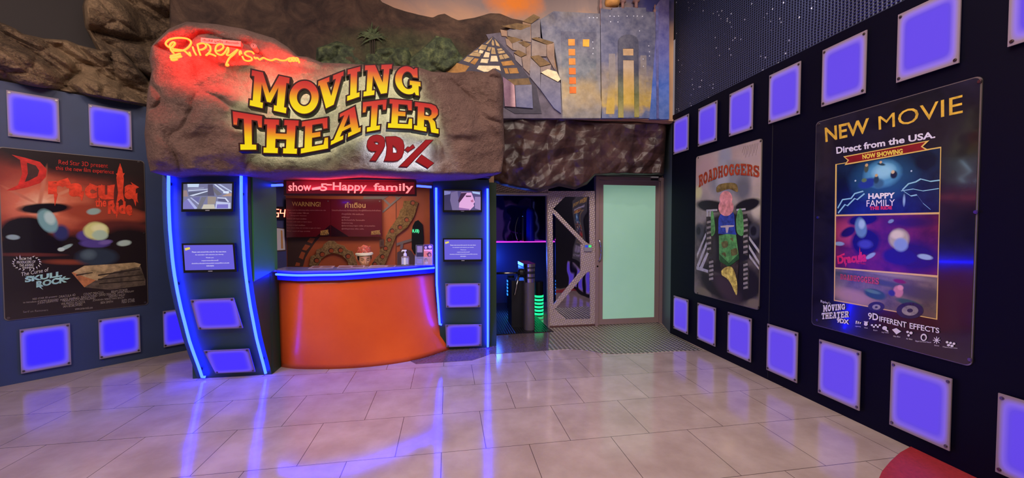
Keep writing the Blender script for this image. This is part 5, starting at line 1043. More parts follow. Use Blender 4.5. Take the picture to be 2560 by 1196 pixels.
# --- NEW MOVIE poster, right wall
s = NT('poster_print_new_movie'); s.set(0.12, spec=0.6, coat=0.4, coat_rough=0.05); x = s.xyz()
s.base(s.mix(s.rangemap(s.noise(2.5, 6, 0.6, dist=.6), 0.35, 0.8), (20, 17, 28), (46, 42, 62))); s.bump(s.noise(2.0, 2), 0.06, 0.05); M_pN = s.m
tN, w = poster('movie_poster', 'large dark NEW MOVIE poster with three framed film pictures on the black wall', FR, [(-2.855, .668), (-1.827, .668), (-1.827, 2.388), (-2.855, 2.388)], M_pN)
z3 = zoom(2020, 190, 1.639); A = Art(FR, tN, w, z3)
GO = PRT('gold_title', (206, 166, 60), 0.15); W2 = PRT('white_print', (214, 212, 222)); FRM = PRT('yellow_frame', (218, 186, 96))
A.text('headline_text', [('NEW', [(68, 213), (250, 172), (250, 232), (72, 272)], .02), ('MOVIE', [(288, 166), (634, 76), (634, 152), (290, 222)], .0)], GO)
A.text('subhead_text', [('Direct from the USA.', [(115, 292), (522, 226), (522, 254), (117, 320)], .03)], W2)
A.poly('picture_frame', [(112, 362), (546, 290), (530, 1000), (106, 922)], FRM)
def picture(name, quad_, base, blobs, rough=0.2):
    q = NT('print_' + name); q.set(rough); q.base(paint(q, FR, z3, q.mix(q.rangemap(q.noise(9, 5, .6), .3, .75), tuple(x * .7 for x in base), tuple(min(255, x * 1.25) for x in base)), blobs)); A.poly(name, quad_, q.m)
NB = (14, 22, 40)
picture('picture_ghost_ride', [(118, 364), (542, 296), (537, 560), (116, 570)], (20, 36, 60), [(305, 420, 150, 95, 0, (36, 84, 120), .9), (308, 402, 84, 58, 0, (80, 150, 186), .5), (315, 392, 52, 34, 0, (140, 204, 222), .8), (250, 440, 44, 22, -10, (36, 60, 140), .5), (296, 442, 24, 22, 0, (60, 104, 130), .6), (245, 380, 10, 18, 0, (70, 84, 70), .5), (246, 366, 7, 7, 0, (196, 168, 110), .5), (306, 362, 20, 6, 20, (40, 70, 80), .6), (304, 354, 6, 6, 0, (206, 178, 130), .5), (286, 425, 12, 18, 0, (40, 66, 84), .6), (286, 408, 7, 7, 0, (196, 168, 110), .5), (358, 405, 16, 18, 0, (30, 40, 60), .5), (354, 394, 8, 8, 0, (206, 190, 150), .5), (236, 428, 12, 9, 0, (96, 124, 80), .6), (490, 350, 50, 40, 20, NB, .6), (140, 470, 40, 60, 0, NB, .7), (400, 510, 6, 26, 0, (140, 180, 196), .9), (300, 330, 8, 6, 0, (190, 220, 230), .9), (430, 390, 4, 4, 0, (190, 220, 230), .9), (200, 430, 4, 4, 0, (190, 220, 230), .9)])
picture('picture_red_sky', [(115, 576), (536, 568), (530, 820), (112, 786)], (92, 30, 32), [(180, 640, 90, 60, 0, (170, 66, 52), .9), (430, 600, 120, 26, 0, (52, 24, 34), .8), (440, 740, 130, 70, 10, (40, 20, 34), .6), (230, 590, 70, 26, -8, (24, 18, 30), .4), (240, 680, 66, 60, 10, (24, 18, 32), .4), (170, 640, 40, 20, -30, (30, 18, 28), .5), (222, 622, 26, 44, -10, (96, 140, 152), .4), (226, 608, 15, 22, 0, (160, 198, 202), .7), (240, 690, 34, 20, 0, (66, 70, 150), .7), (380, 740, 80, 36, 0, (34, 24, 60), .4),  (378, 668, 46, 44, 0, (176, 172, 126), .4), (372, 652, 30, 20, 0, (212, 208, 160), .7), (386, 692, 32, 30, 0, (128, 158, 190), .5), (486, 742, 34, 12, 8, (150, 180, 190), .5), (262, 738, 26, 9, -36, (140, 170, 180), .5), (134, 688, 22, 9, 0, (130, 160, 166), .5), (346, 596, 14, 8, -30, (120, 150, 150), .6)])
picture('picture_field', [(112, 790), (530, 828), (525, 995), (109, 918)], (104, 96, 62), [(300, 800, 220, 16, 5, (150, 140, 100), .8), (250, 835, 260, 14, 5, (64, 76, 40), .7), (460, 890, 120, 34, 5, (72, 70, 46), .7), (190, 905, 120, 34, 6, (164, 134, 92), .8), (460, 975, 120, 30, 8, (96, 82, 58), .8), (280, 895, 50, 22, 6, (40, 78, 36), .4), (270, 884, 36, 8, 6, (84, 128, 66), .7), (420, 930, 60, 14, 8, (44, 84, 40), .5), (376, 884, 22, 26, 0, (190, 128, 118), .4), (385, 868, 14, 12, 0, (214, 152, 140), .6), (382, 842, 30, 9, 6, (120, 34, 38), .5), (350, 890, 16, 14, -20, (44, 52, 96), .6)])
bolt = lambda L, t: L + [(x + t, y + t * 1.6) for x, y in L[::-1]]
A.poly('lightning', [bolt([(230, 480), (200, 505), (190, 500), (160, 530), (150, 525), (122, 560)], 3), bolt([(225, 470), (190, 480), (175, 500), (140, 505), (120, 540)], 3), bolt([(385, 465), (410, 440), (440, 432), (460, 420), (500, 430), (538, 425)], 3), bolt([(390, 470), (420, 490), (445, 485), (470, 520), (500, 545)], 3), bolt([(380, 470), (430, 462), (470, 470), (535, 460)], 2)], PRT('bolt', (140, 200, 210)))
A.text('film_title_text', [('HAPPY', bxq(247, 482, 356, 505, -4), .04), ('FAMILY', bxq(240, 510, 356, 536, -4), .0)], PRT('film_white', (232, 230, 224))); A.text('film_subtitle_text', [('THE RIDE', bxq(252, 536, 344, 550, -3), .05)], PRT('film_red', (206, 50, 44)))
R3 = PRT('red_script', (206, 44, 38), 0.1); A.text('film_title_text', [('Dracula', [(118, 738), (240, 718), (240, 762), (122, 772)], .05), ('the Ride', bxq(196, 762, 236, 770, 4), .0)], R3); A.poly('title_drips', [[(208, 750), (212, 698), (217, 750)], [(118, 740), (150, 726), (150, 735)], [(150, 768), (160, 768), (154, 785)]], R3)
# tractor picture
A.poly('wheel', [A.ell(418, 962, 56, 34), A.ell(280, 946, 34, 20)], PRT('wheel2', (40, 40, 38), 0.25)); A.poly('wheel_hub', [A.ell(418, 962, 34, 21), A.ell(280, 948, 17, 11)], PRT('hub2', (132, 130, 112), 0.25)); A.poly('wheel_cap', [A.ell(418, 962, 12, 8), A.ell(280, 948, 6, 4)], PRT('wheel2', (40, 40, 38)))
w = A.up(); b = BM(); slab_word(b, FR, 'ROADHOGGERS', FR.pxs(z3([(132, 812), (290, 828), (290, 856), (132, 834)]), w), w - .0004, w, gap=0.12); put('film_title', b, PRT('rust_title2', (176, 70, 44), 0.15), tN)
A.poly('frame_divider', [[(116, 569), (537, 559), (537, 566), (116, 575)], [(112, 785), (531, 818), (531, 826), (112, 791)]], FRM)
A.poly('ribbon_edge', [(144, 330), (498, 264), (470, 290), (496, 304), (150, 366), (162, 346)], FRM); A.poly('ribbon', [(152, 333), (482, 270), (462, 290), (480, 302), (158, 359), (168, 345)], PRT('ribbon_red', (128, 28, 30), 0.1))
A.text('ribbon_text', [('NOW SHOWING', [(222, 322), (388, 298), (388, 318), (224, 342)], .04)], PRT('ribbon_yellow', (226, 206, 80)))
w = A.up(); b = BM(); slab_word(b, FR, 'MOVING', FR.pxs(z3([(62, 940), (152, 934), (152, 958), (62, 968)]), w), w - .0004, w); slab_word(b, FR, 'THEATER', FR.pxs(z3([(56, 972), (166, 964), (166, 990), (56, 998)]), w), w - .0004, w); put('logo', b, W2, tN)
A.text('logo', [("Ripley's", [(52, 918), (92, 928), (92, 940), (52, 932)], .0), ('9DX', [(118, 992), (168, 1000), (168, 1020), (118, 1012)], .05)], W2)
A.text('effects_title_text', [('9', [(246, 970), (262, 972), (262, 1000), (246, 998)], .02), ('D', [(264, 972), (288, 976), (288, 1004), (264, 1000)], .03), ('IFFERENT', [(292, 985), (404, 1010), (404, 1034), (292, 1006)], .02), ('EFFECTS', [(416, 1012), (538, 1034), (538, 1056), (416, 1036)], .02)], W2)
ic = []
for k in range(3): ic.append([(196 + 8 * k, 1004 + k * 3), (202 + 8 * k, 1004 + k * 3), (198 + 8 * k, 1018), (195 + 8 * k, 1016)])
ic += [A.ell(237, 1018, 8, 7, 12), [(228, 1006), (248, 1008), (242, 1014), (232, 1013)]] + [A.ell(262 + 8 * k, 1022 + (k % 2) * 7, 5, 4, 8) for k in range(5)] + [A.ell(314, 1034, 10, 8, 12), [(320, 1038), (330, 1046), (328, 1050), (316, 1044)]]
ic += [[(344, 1040), (362, 1034), (382, 1048), (362, 1060)], A.ell(408, 1050, 6, 5, 8), A.ell(422, 1054, 7, 6, 8), A.ell(412, 1064, 5, 5, 8)]
ic += [[(527 + 15 * math.cos(a) - 1.4 * math.sin(a), 1084 + 15 * math.sin(a) + 1.4 * math.cos(a)), (527 - 15 * math.cos(a) - 1.4 * math.sin(a), 1084 - 15 * math.sin(a) + 1.4 * math.cos(a)), (527 - 15 * math.cos(a) + 1.4 * math.sin(a), 1084 - 15 * math.sin(a) - 1.4 * math.cos(a)), (527 + 15 * math.cos(a) + 1.4 * math.sin(a), 1084 + 15 * math.sin(a) - 1.4 * math.cos(a))] for a in (0, math.pi / 4, math.pi / 2, 3 * math.pi / 4)]
ic += [A.ell(570 + 14 * k, 1092 + 3 * k, 6, 5, 8) for k in range(3)] + [A.ell(576 + 14 * k, 1104 + 3 * k, 7, 5, 8) for k in range(2)]
A.poly('effect_icon', ic, W2)
w = A.up(); b = BM()
for k in range(2):
    pass
ring = [A.ell(474, 1072, 13, 15, 20), A.ell(474, 1073, 8, 10, 20)]
curve_shape(b, FR, [FR.pxs(z3(P), w) for P in ring], w - .0003, w); put('effect_icon', b, W2, tN)
A.text('effect_caption_text', [('Lightning', bxq(194, 1024, 216, 1029, 2)), ('Wind', bxq(230, 1030, 244, 1035, 1)), ('Rain', bxq(268, 1040, 284, 1045, 1)), ('Leg Tickler', bxq(302, 1048, 332, 1054, 3)), ('Mist effect', bxq(350, 1064, 378, 1070, 3)), ('Air Blast', bxq(402, 1074, 428, 1080, 3)), ('Digital Surround Sound', bxq(440, 1084, 504, 1091, 6)), ('Snow', bxq(518, 1102, 538, 1107, 2)), ('9 Passive motion motion', bxq(552, 1108, 612, 1113, 6))], W2, .0)
for x, y in ((700, 22), (40, 198), (38, 580), (684, 558), (36, 1002), (660, 1164)): screw(FR, *FR.px(*z3([(x, y)])[0], .02), .012, tN, .011)

# ================================================================== ON THE COUNTER
def topz(x, y): return onz(x, y, zt_top)
zt_top = 1.062
def leaflet(name, px, label, m, m2=None, marks=()):
    P = [(topz(x, y).x, topz(x, y).y) for x, y in px]; cx = sum(p[0] for p in P) / 4; cy = sum(p[1] for p in P) / 4
    t = thing(name, label, 'leaflet', (cx, cy, zt_top))
    b = BM(); prism(b, F0, P, zt_top, zt_top + .003); put('sheet', b, m, t)
    if m2:
        b = BM()
        for a0, c0, a1, c1 in marks: sheet(b, F0, [quad(P, *q) for q in ((a0, c0), (a1, c0), (a1, c1), (a0, c1))], zt_top + .0035)
        put('print', b, m2, t)
M_lf = mat('leaflet_pink_white', (160, 132, 156), 0.35); M_lp = mat('leaflet_print', (96, 52, 70), 0.4)
leaflet('leaflet', [(782, 666), (838, 665.5), (832, 671), (770, 672)], 'pale leaflet lying on the counter nearest the wing wall', M_lf, M_lp, [(.1, .2, .4, .8), (.5, .5, .9, .8), (.5, .15, .9, .35)])
leaflet('leaflet', [(848, 665), (912, 664.5), (910, 670.5), (842, 671)], 'pale leaflet with dark pictures lying on the counter in front of the attendant', M_lf, M_lp, [(.05, .1, .5, .5), (.55, .2, .95, .9)])
leaflet('leaflet', [(926, 664.5), (991, 664), (986, 668.5), (920, 670)], 'pale leaflet lying on the counter beside the sanitizer bottle', M_lf, M_lp, [(.7, .1, .95, .9), (.1, .3, .6, .5)])
# sanitizer bottle
c = topz(1013, 665); t = thing('sanitizer_bottle', 'clear pump bottle of hand sanitizer on the counter', 'bottle', c)
s = NT('clear_plastic'); s.set(0.05); s.base((235, 238, 250)); s.b.inputs['Transmission Weight'].default_value = 0.85; s.b.inputs['IOR'].default_value = 1.25; M_clear = s.m
def rbox(bm, c, prof, r):
    rings = []
    for hx, hy, z in prof: rings.append([bm.verts.new((c.x + u, c.y + v, c.z + z)) for u, v in rect(-hx, -hy, hx, hy, min(r, hx * .9, hy * .9), 4)])
    for A_, B_ in zip(rings, rings[1:]):
        n = len(A_)
        for k in range(n): bm.faces.new((A_[k], A_[(k + 1) % n], B_[(k + 1) % n], B_[k]))
    bm.faces.new(rings[0][::-1]); bm.faces.new(rings[-1])
b = BM(); rbox(b, c, [(.040, .026, 0), (.044, .03, .008), (.044, .03, .098), (.036, .024, .106), (.014, .014, .112)], .014); put('bottle', b, M_clear, t, False)
b = BM(); sheet(b, FY(c.y - .031), [(c.x - .036, c.z + .02), (c.x + .036, c.z + .02), (c.x + .036, c.z + .092), (c.x - .036, c.z + .092)], 0); put('label', b, mat('bottle_label', (170, 172, 206), 0.4), t)
b = BM(); sheet(b, FY(c.y - .0315), [(c.x - .012, c.z + .015), (c.x + .010, c.z + .015), (c.x + .010, c.z + .095), (c.x - .012, c.z + .095)], 0); put('label_stripe', b, mat('label_stripe', (226, 226, 238), 0.4), t)
M_wp = mat('white_plastic', (232, 230, 232), 0.35)
b = BM(); lathe(b, c + Vector((0, 0, .112)), [(.019, 0), (.019, .022), (.012, .032), (.007, .034), (.007, .058)], 18); put('collar', b, M_wp, t, False)
b = BM(); box(b, c.x - .036, c.y - .008, c.z + .166, c.x + .016, c.y + .008, c.z + .183, .004); box(b, c.x - .040, c.y - .005, c.z + .158, c.x - .030, c.y + .005, c.z + .170); put('pump_head', b, M_wp, t)
# leaflet rack with two leaflets
c = topz(1060, 664); t = thing('brochure_holder', 'clear upright holder with brochures at the pillar end of the counter', 'brochure holder', c)
Fb = Frame((c.x, c.y, c.z), (1, -.12, 0), (0, .12, 1))
b = BM()
for P, w0, w1 in ((rect(-.10, 0, .10, .24), -.03, -.026), (rect(-.10, 0, .10, .10), .016, .02), (rect(-.10, 0, .10, .006), -.03, .02), (rect(-.10, 0, -.096, .12), -.026, .016), (rect(.096, 0, .10, .12), -.026, .016)): prism(b, Fb, P, w0, w1)
put('holder', b, M_clear, t)
def brochure(x0, x1, y1, w, label, mm, marks):
    tt = thing('brochure', label, 'brochure', Fb.pt((x0 + x1) / 2, .01, w)); b = BM(); prism(b, Fb, rect(x0, .008, x1, y1), w, w + .004); put('cover', b, mm, tt)
    for i, (P, cc) in enumerate(marks): b = BM(); sheet(b, Fb, P, w + .0045 + i * .0003); put('cover_picture', b, mat('brochure_%d_%d_%d' % cc, cc, 0.4), tt)
brochure(-.088, -.012, .235, -.018, 'dark blue and grey brochure beside the pink one in the clear holder', mat('brochure_navy', (34, 30, 74), 0.35), [(rect(-.082, .15, -.02, .225), (150, 140, 170)), (rect(-.082, .02, -.02, .075), (120, 110, 150))])
brochure(-.004, .094, .245, -.008, 'pink illustrated brochure in front of the lit pillar in the clear holder', mat('brochure_pink', (226, 132, 112), 0.4), [(rect(-.002, .185, .092, .243), (60, 28, 78)), (ell(.02, .205, .014, .016), (206, 176, 196)), (ell(.068, .214, .02, .018), (214, 190, 206)), (rect(.0, .165, .09, .182), (240, 190, 170)), (ell(.06, .125, .024, .028), (70, 36, 66)), (ell(.063, .12, .013, .017), (196, 120, 120)), (ell(.022, .062, .018, .022), (60, 30, 56)), (ell(.024, .056, .010, .012), (210, 150, 140)), (ell(.028, .03, .02, .016), (246, 214, 206)), (ell(.034, .132, .008, .006), (150, 40, 50))])

# ================================================================== THE ATTENDANT
hc = FY(4.92).pt(*FY(4.92).px(911, 645)); 
fy_ = Vector((0.32, -1.0, -0.42)).normalized(); fx_ = Vector((1, 0.32, 0.04)); fx_ = (fx_ - fy_ * fx_.dot(fy_)).normalized(); fz_ = fx_.cross(-fy_).normalized()
if fz_.z < 0: fz_ = -fz_
def hp_(x, y, z): return hc + fx_ * x + fy_ * y + fz_ * z      # x to the face's side, y out of the face, z up the head
person = thing('person', 'seated attendant behind the counter in a red Santa style hat, looking down', 'person', (hc.x, hc.y + .1, 0))
M_skin = mat('skin_tan', (186, 132, 100), 0.5, var=0.05, vs=30); M_hair = mat('hair_black', (18, 14, 14), 0.45); M_shirt = mat('navy_shirt', (30, 34, 60), 0.75)
def head_pt(th, ph):
    x, y, z = math.sin(th) * math.sin(ph), math.sin(th) * math.cos(ph), math.cos(th)
    X = 0.076 * x; Y = 0.094 * y; Zc = 0.112 * z
    if z < 0: k = 1 - 0.34 * min(1, -z) ** 1.4; X *= k; Y *= (1 - 0.10 * min(1, -z))
    if z < 0 and y < 0: Y *= 1 - .25 * -z
    f = max(0.0, y)
    Y += f * 0.030 * math.exp(-((X / 0.011) ** 2)) * math.exp(-(((Zc + 0.022) / 0.017) ** 2))          # nose tip
    Y += f * 0.014 * math.exp(-((X / 0.009) ** 2)) * math.exp(-(((Zc - 0.006) / 0.026) ** 2))          # nose bridge
    Y += f * 0.008 * math.exp(-(((Zc - 0.026) / 0.010) ** 2)) * math.exp(-((X / 0.045) ** 2))          # brow
    for sx in (-1, 1):
        Y -= f * 0.012 * math.exp(-(((X - sx * .031) / 0.016) ** 2)) * math.exp(-(((Zc - .006) / 0.012) ** 2))
        Y += f * 0.006 * math.exp(-(((X - sx * .040) / 0.020) ** 2)) * math.exp(-(((Zc + .020) / 0.016) ** 2))
    Y += f * 0.010 * math.exp(-((X / 0.020) ** 2)) * (math.exp(-(((Zc + 0.053) / 0.006) ** 2)) + math.exp(-(((Zc + 0.064) / 0.006) ** 2)))
    Y += f * 0.008 * math.exp(-((X / 0.024) ** 2)) * math.exp(-(((Zc + 0.092) / 0.014) ** 2))
    return hp_(X, Y, Zc)
def grid_head(bm):
    NT_, NP = 48, 64; rows = []
    for i in range(1, NT_):
        rows.append([bm.verts.new(head_pt(math.pi * i / NT_, 2 * math.pi * k / NP)) for k in range(NP)])
    a = bm.verts.new(head_pt(0.0001, 0)); z_ = bm.verts.new(head_pt(math.pi - 0.0001, 0))
    for A_, B_ in zip(rows, rows[1:]):
        for k in range(NP): bm.faces.new((A_[k], B_[k], B_[(k + 1) % NP], A_[(k + 1) % NP]))
    for k in range(NP): bm.faces.new((a, rows[0][k], rows[0][(k + 1) % NP])); bm.faces.new((z_, rows[-1][(k + 1) % NP], rows[-1][k]))
def skinned(chains, root):
    """skin-modifier body from chains of (point, radius); chains share their first point by position"""
    me = bpy.data.meshes.new('tmp'); V = []; R = []; Eg = []; idx = {}
    for ch in chains:
        prev = None
        for p, r in ch:
            k = tuple(round(c, 5) for c in p)
            if k not in idx: idx[k] = len(V); V.append(p); R.append(r)
            if prev is not None: Eg.append((prev, idx[k]))
            prev = idx[k]
    me.from_pydata([tuple(v) for v in V], Eg, []); ob = bpy.data.objects.new('tmp', me); COL.objects.link(ob)
    md = ob.modifiers.new('s', 'SKIN'); md.use_smooth_shade = True
    for d, r in zip(me.skin_vertices[0].data, R): d.radius = (r, r) if not isinstance(r, tuple) else r
    me.skin_vertices[0].data[root].use_root = True
    sd = ob.modifiers.new('d', 'SUBSURF'); sd.levels = 2; sd.render_levels = 2
    m2 = bpy.data.meshes.new_from_object(ob.evaluated_get(bpy.context.evaluated_depsgraph_get()))
    bpy.data.objects.remove(ob); b = BM(); b.from_mesh(m2); bpy.data.meshes.remove(m2); return b
cx, cyb = hc.x - .02, hc.y + .16
pel = Vector((cx, cyb + .05, .50)); ch = Vector((cx, cyb, .82)); nk = Vector((cx, cyb - .04, .96)); hd = hc + Vector((0, .02, -.03))
chains = [[(pel, (.15, .11)), (Vector((cx, cyb + .03, .66)), (.13, .10)), (ch, (.15, .10)), (nk, .055), (hd, .05)]]
for sx in (-1, 1):
    sh = Vector((cx + sx * .17, cyb, .86)); el = Vector((cx + sx * .24, cyb - .08, .62)); wr = Vector((cx + sx * .11, cyb - .22, .74)); pm = wr + Vector((-sx * .03, -.06, .0))
    chains.append([(ch, (.15, .10)), (sh, .062), (el, .045), (wr, .03), (pm, (.034, .018))])
    for k in range(4):
        f0 = pm + Vector((sx * (.024 - .016 * k), -.022, 0)); L = (.05, .06, .056, .042)[k]
        chains.append([(pm, (.034, .018)), (f0, .0095), (f0 + Vector((-sx * .004, -L * .6, .004)), .009), (f0 + Vector((-sx * .008, -L, -.012)), .007)])
    th0 = wr + Vector((-sx * .045, -.015, .0)); chains.append([(wr, .03), (th0, .011), (th0 + Vector((-sx * .02, -.03, .004)), .009), (th0 + Vector((-sx * .022, -.055, -.004)), .0075)])
    kn = Vector((cx + sx * .12, cyb - .26, .46)); chains.append([(pel, (.15, .11)), (Vector((cx + sx * .10, cyb, .48)), .085), (kn, .062), (kn + Vector((0, .02, -.38)), .042), (kn + Vector((0, -.10, -.42)), .035)])
b = skinned(chains, 0); grid_head(b)
for sx in (-1, 1):
    pr = [(.0765, -.006, .014), (.084, -.014, .020), (.086, -.016, .004), (.080, -.008, -.022)]
    tube(b, smooth_path([hp_(sx * x, y, z) for x, y, z in pr], 4), [.006] * 5 + [.009] * 5 + [.006] * 3, 8)
body = put('body', b, M_skin, person, True)
rm = body.modifiers.new('join', 'REMESH'); rm.mode = 'VOXEL'; rm.voxel_size = 0.0042; rm.use_smooth_shade = True
b = skinned([[(pel, (.17, .125)), (Vector((cx, cyb + .03, .66)), (.148, .115)), (ch, (.166, .113)), (Vector((cx, cyb - .02, .915)), (.075, .07))]] + [[(ch, (.166, .113)), (Vector((cx + sx * .17, cyb, .86)), .075), (Vector((cx + sx * .215, cyb - .045, .72)), .062)] for sx in (-1, 1)], 0); put('shirt', b, M_shirt, person, True)
b = skinned([[(pel + Vector((0, 0, .02)), (.17, .125)), (Vector((cx + sx * .10, cyb, .48)), .098), (Vector((cx + sx * .12, cyb - .26, .46)), .075), (Vector((cx + sx * .12, cyb - .24, .10)), .055)] for sx in (-1, 1)], 0); put('trousers', b, mat('dark_trousers', (24, 24, 30), 0.8), person, True)
def capmesh(bm, sc_, zmin, pmin=None, thick=0.0):
    NT_, NP = 60, 120; rows = []
    for i in range(1, NT_):
        th = math.radians(118) * i / NT_
        rows.append([bm.verts.new(hc + (head_pt(th, 2 * math.pi * k / NP) - hc) * sc_ - fy_ * 0.0) for k in range(NP)])
    a = bm.verts.new(hc + (head_pt(.0001, 0) - hc) * sc_)
    for k in range(NP): bm.faces.new((a, rows[0][k], rows[0][(k + 1) % NP]))
    for A_, B_ in zip(rows, rows[1:]):
        for k in range(NP):
            c_ = (A_[k].co + B_[k].co) / 2 - hc; yy = c_.dot(fy_); zz = c_.dot(fz_); xx = c_.dot(fx_)
            if yy > .028 and zz < .066 - abs(xx) * .25 and abs(xx) < .066: continue
            if yy > -.01 and zz < -.005: continue
            bm.faces.new((A_[k], B_[k], B_[(k + 1) % NP], A_[(k + 1) % NP]))
b = BM(); capmesh(b, 1.06, 0); put('hair', b, M_hair, person, True)
b = BM()
for sx in (-1, 1): tube(b, [hp_(sx * x, y, z) for x, y, z in ((.014, .098, .028), (.03, .095, .034), (.05, .083, .030))], [.003, .004, .002], 6)
put('eyebrow', b, M_hair, person)
for sx in (-1, 1):
    b = BM(); tube(b, smooth_path([hp_(sx * x, y, z) for x, y, z in ((.018, .083, .004), (.031, .083, .000), (.046, .073, .004))], 4), .003, 6); put('eyelid', b, mat('lash_dark', (40, 24, 20), 0.5), person)
b = BM(); tube(b, [hp_(x, y, z) for x, y, z in ((-.022, .090, -.056), (-.008, .099, -.055), (0, .099, -.056), (.008, .099, -.055), (.022, .090, -.056))], [.003, .005, .005, .005, .003], 8); put('lips', b, mat('lips', (140, 76, 70), 0.45), person, True)
M_hat = mat('hat_red_print', (222, 88, 62), 0.8); s = NT('hat_red_print_fabric'); s.set(0.85); s.base(s.ramp(s.noise(70, 3, 0.5), [(0.44, (226, 92, 66)), (0.5, (40, 24, 26)), (0.56, (236, 150, 120))], 'CONSTANT')); M_hat = s.m
def ring_pt(a, dz, rx_, ry_, dy=0, tl=0.044): return hp_(rx_ * math.sin(a), ry_ * math.cos(a) + dy, dz + tl * (math.cos(a) - .15))
hat = BM(); rows = []
for z_, rx_, ry_, dy in ((.056, .084, .100, -.012), (.074, .082, .096, -.016), (.094, .074, .080, -.022), (.112, .062, .058, -.030), (.124, .05, .036, -.038), (.122, .03, .018, -.046)):
    rows.append([hat.verts.new(ring_pt(2 * math.pi * k / 24, z_ + .004 * math.sin(5 * k), rx_, ry_, dy)) for k in range(24)])
for A_, B_ in zip(rows, rows[1:]):
    for k in range(24): hat.faces.new((A_[k], A_[(k + 1) % 24], B_[(k + 1) % 24], B_[k]))
hat.faces.new(rows[-1]); ho = put('hat', hat, M_hat, person, True)
for sx in (-1, 1):
    b = BM(); c0 = hp_(sx * .05, -.03, .108); lathe(b, Vector((0, 0, 0)), [(.022, 0), (.016, .016), (.004, .03)], 10)
    for v in b.verts: v.co = c0 + fx_ * v.co.x + fy_ * v.co.y + fz_ * v.co.z + fx_ * sx * v.co.z * .5
    put('hat_corner', b, M_hat, ho)
b = BM(); tube(b, [ring_pt(math.pi + 2 * math.pi * k / 36, .054, .086, .103, -.010) for k in range(37)], .017, 10, False); put('hat_brim', b, mat('cream_fleece', (226, 216, 186), 0.9, bump=.6, bs=200), ho, True)
l = bpy.data.lights.new('face_fill_light', 'AREA'); l.energy = 0.9; l.size = 0.35; l.color = (1.0, 0.90, 0.80)  # added lamp that brightens the attendant's face; no monitor stands here
o = bpy.data.objects.new('face_fill_light', l); COL.objects.link(o); o.location = (hc.x + .10, hc.y - .30, .98); o.rotation_euler = (hc - Vector(o.location)).to_track_quat('-Z', 'Y').to_euler()
# stool under the attendant
st = thing('stool', 'dark stool under the seated attendant behind the counter', 'stool', (cx, cyb + .06, 0))
b = BM(); lathe(b, Vector((cx, cyb + .06, .31)), [(.16, 0), (.17, .02), (.17, .05), (.15, .06)], 24); put('seat', b, mat('stool_black', (20, 20, 22), 0.5), st)
b = BM(); tube(b, [(cx, cyb + .06, .01), (cx, cyb + .06, .32)], .03, 12); put('post', b, mat('brushed_steel'), st)
b = BM(); lathe(b, Vector((cx, cyb + .06, 0)), [(.17, 0), (.17, .012), (.04, .03)], 24); put('foot', b, mat('brushed_steel'), st)

# ================================================================== ENTRANCE: turnstile and lights
g = onz(1326, 829); ty = g.y
tw = 0.078; t = thing('turnstile', 'grey tripod turnstile with banded metal top at the dark entrance', 'turnstile', (g.x, ty + .3, 0))
M_tg = mat('turnstile_grey', (104, 96, 98), 0.4, 0.3, var=0.05); M_ts = mat('brushed_steel', (190, 184, 178), 0.25, 1.0); M_td = mat('turnstile_dark', (36, 36, 44), 0.4, .3)
def pill(bm, x, y0, y1, r, z0, z1, n=12):
    P = [(x + r * math.cos(math.pi + math.pi * k / n), y0 + r + r * math.sin(math.pi + math.pi * k / n)) for k in range(n + 1)] + [(x + r * math.cos(math.pi * k / n), y1 - r + r * math.sin(math.pi * k / n)) for k in range(n + 1)]
    prism(bm, F0, P, z0, z1)
zT = lambda y: 1.5 - (y - 569) * ty * 0.99 / 971
b = BM(); pill(b, g.x, ty, ty + .6, tw, 0.012, zT(712)); put('housing', b, M_tg, t)
for ya, yb, m in ((712, 702, M_ts), (702, 698, M_td), (698, 690, M_ts), (690, 683, M_td), (683, 676, M_ts), (676, 672, M_td)):
    b = BM(); pill(b, g.x, ty - .004, ty + .604, tw + .004, zT(ya), zT(yb)); put('metal_band', b, m, t)
b = BM(); pill(b, g.x, ty - .008, ty + .61, tw + .01, zT(672), zT(664)); put('top_cap', b, M_ts, t)
b = BM(); box(b, g.x - tw - .16, ty + .22, .012, g.x - tw + .02, ty + .56, zT(712)); put('side_housing', b, M_td, t)
b = BM(); lathe(b, Vector((0, 0, 0)), [(.06, 0), (.06, .05), (.03, .08)], 18)
hubc = Vector((g.x - tw - .0, ty + .18, zT(690)))
for v in b.verts: v.co = hubc + Vector((-v.co.z, v.co.x, v.co.y))
put('hub', b, M_td, t)
for d in (Vector((-1, 0, 0)), Vector((-.18, .25, -.62)), Vector((-.18, -.2, -.60))):
    b = BM(); tube(b, [hubc + Vector((-.05, 0, 0)), hubc + Vector((-.05, 0, 0)) + d.normalized() * (.34 if d.x < -.9 else .34)], .016, 10); put('arm', b, M_ts, t, True)
def louvre(label, x0, x1, y0, y1, Y, n, m, h_top):
    F = FY(Y); P = pxq(F, x0 - 2, y0 - 3, x1 + 2, y1 + 3); xa, xb = P[0][0], P[1][0]; zt__ = F.px(x0, h_top)[1]
    t = thing('step_light', label, 'light', F.pt((xa + xb) / 2, 0.012), 'ribbed entrance lights'); b = BM(); pill(b, (xa + xb) / 2, Y + .0, Y + .05 + (xb - xa), (xb - xa) / 2, 0.012, zt__); put('housing', b, M_td, t)
    for k in range(n):
        ya = lerp(y0, y1, k / n); yb = ya + (y1 - y0) / n * .58; z1_, z0_ = F.px(x0, ya)[1], F.px(x0, yb)[1]
        b = BM(); pill(b, (xa + xb) / 2, Y - .006, Y + .056 + (xb - xa), (xb - xa) / 2 + .006, z0_, z1_); put('glowing_slat', b, m, t)
M_gl = glow('green_slat', (0.02, 1.5, 0.45)); M_bl = glow('blue_slat', (0.04, 0.40, 1.8))
louvre('dark ribbed light column glowing green between turnstile and mirrored panel', 1341, 1358, 740, 793, 6.35, 6, M_gl, 706)
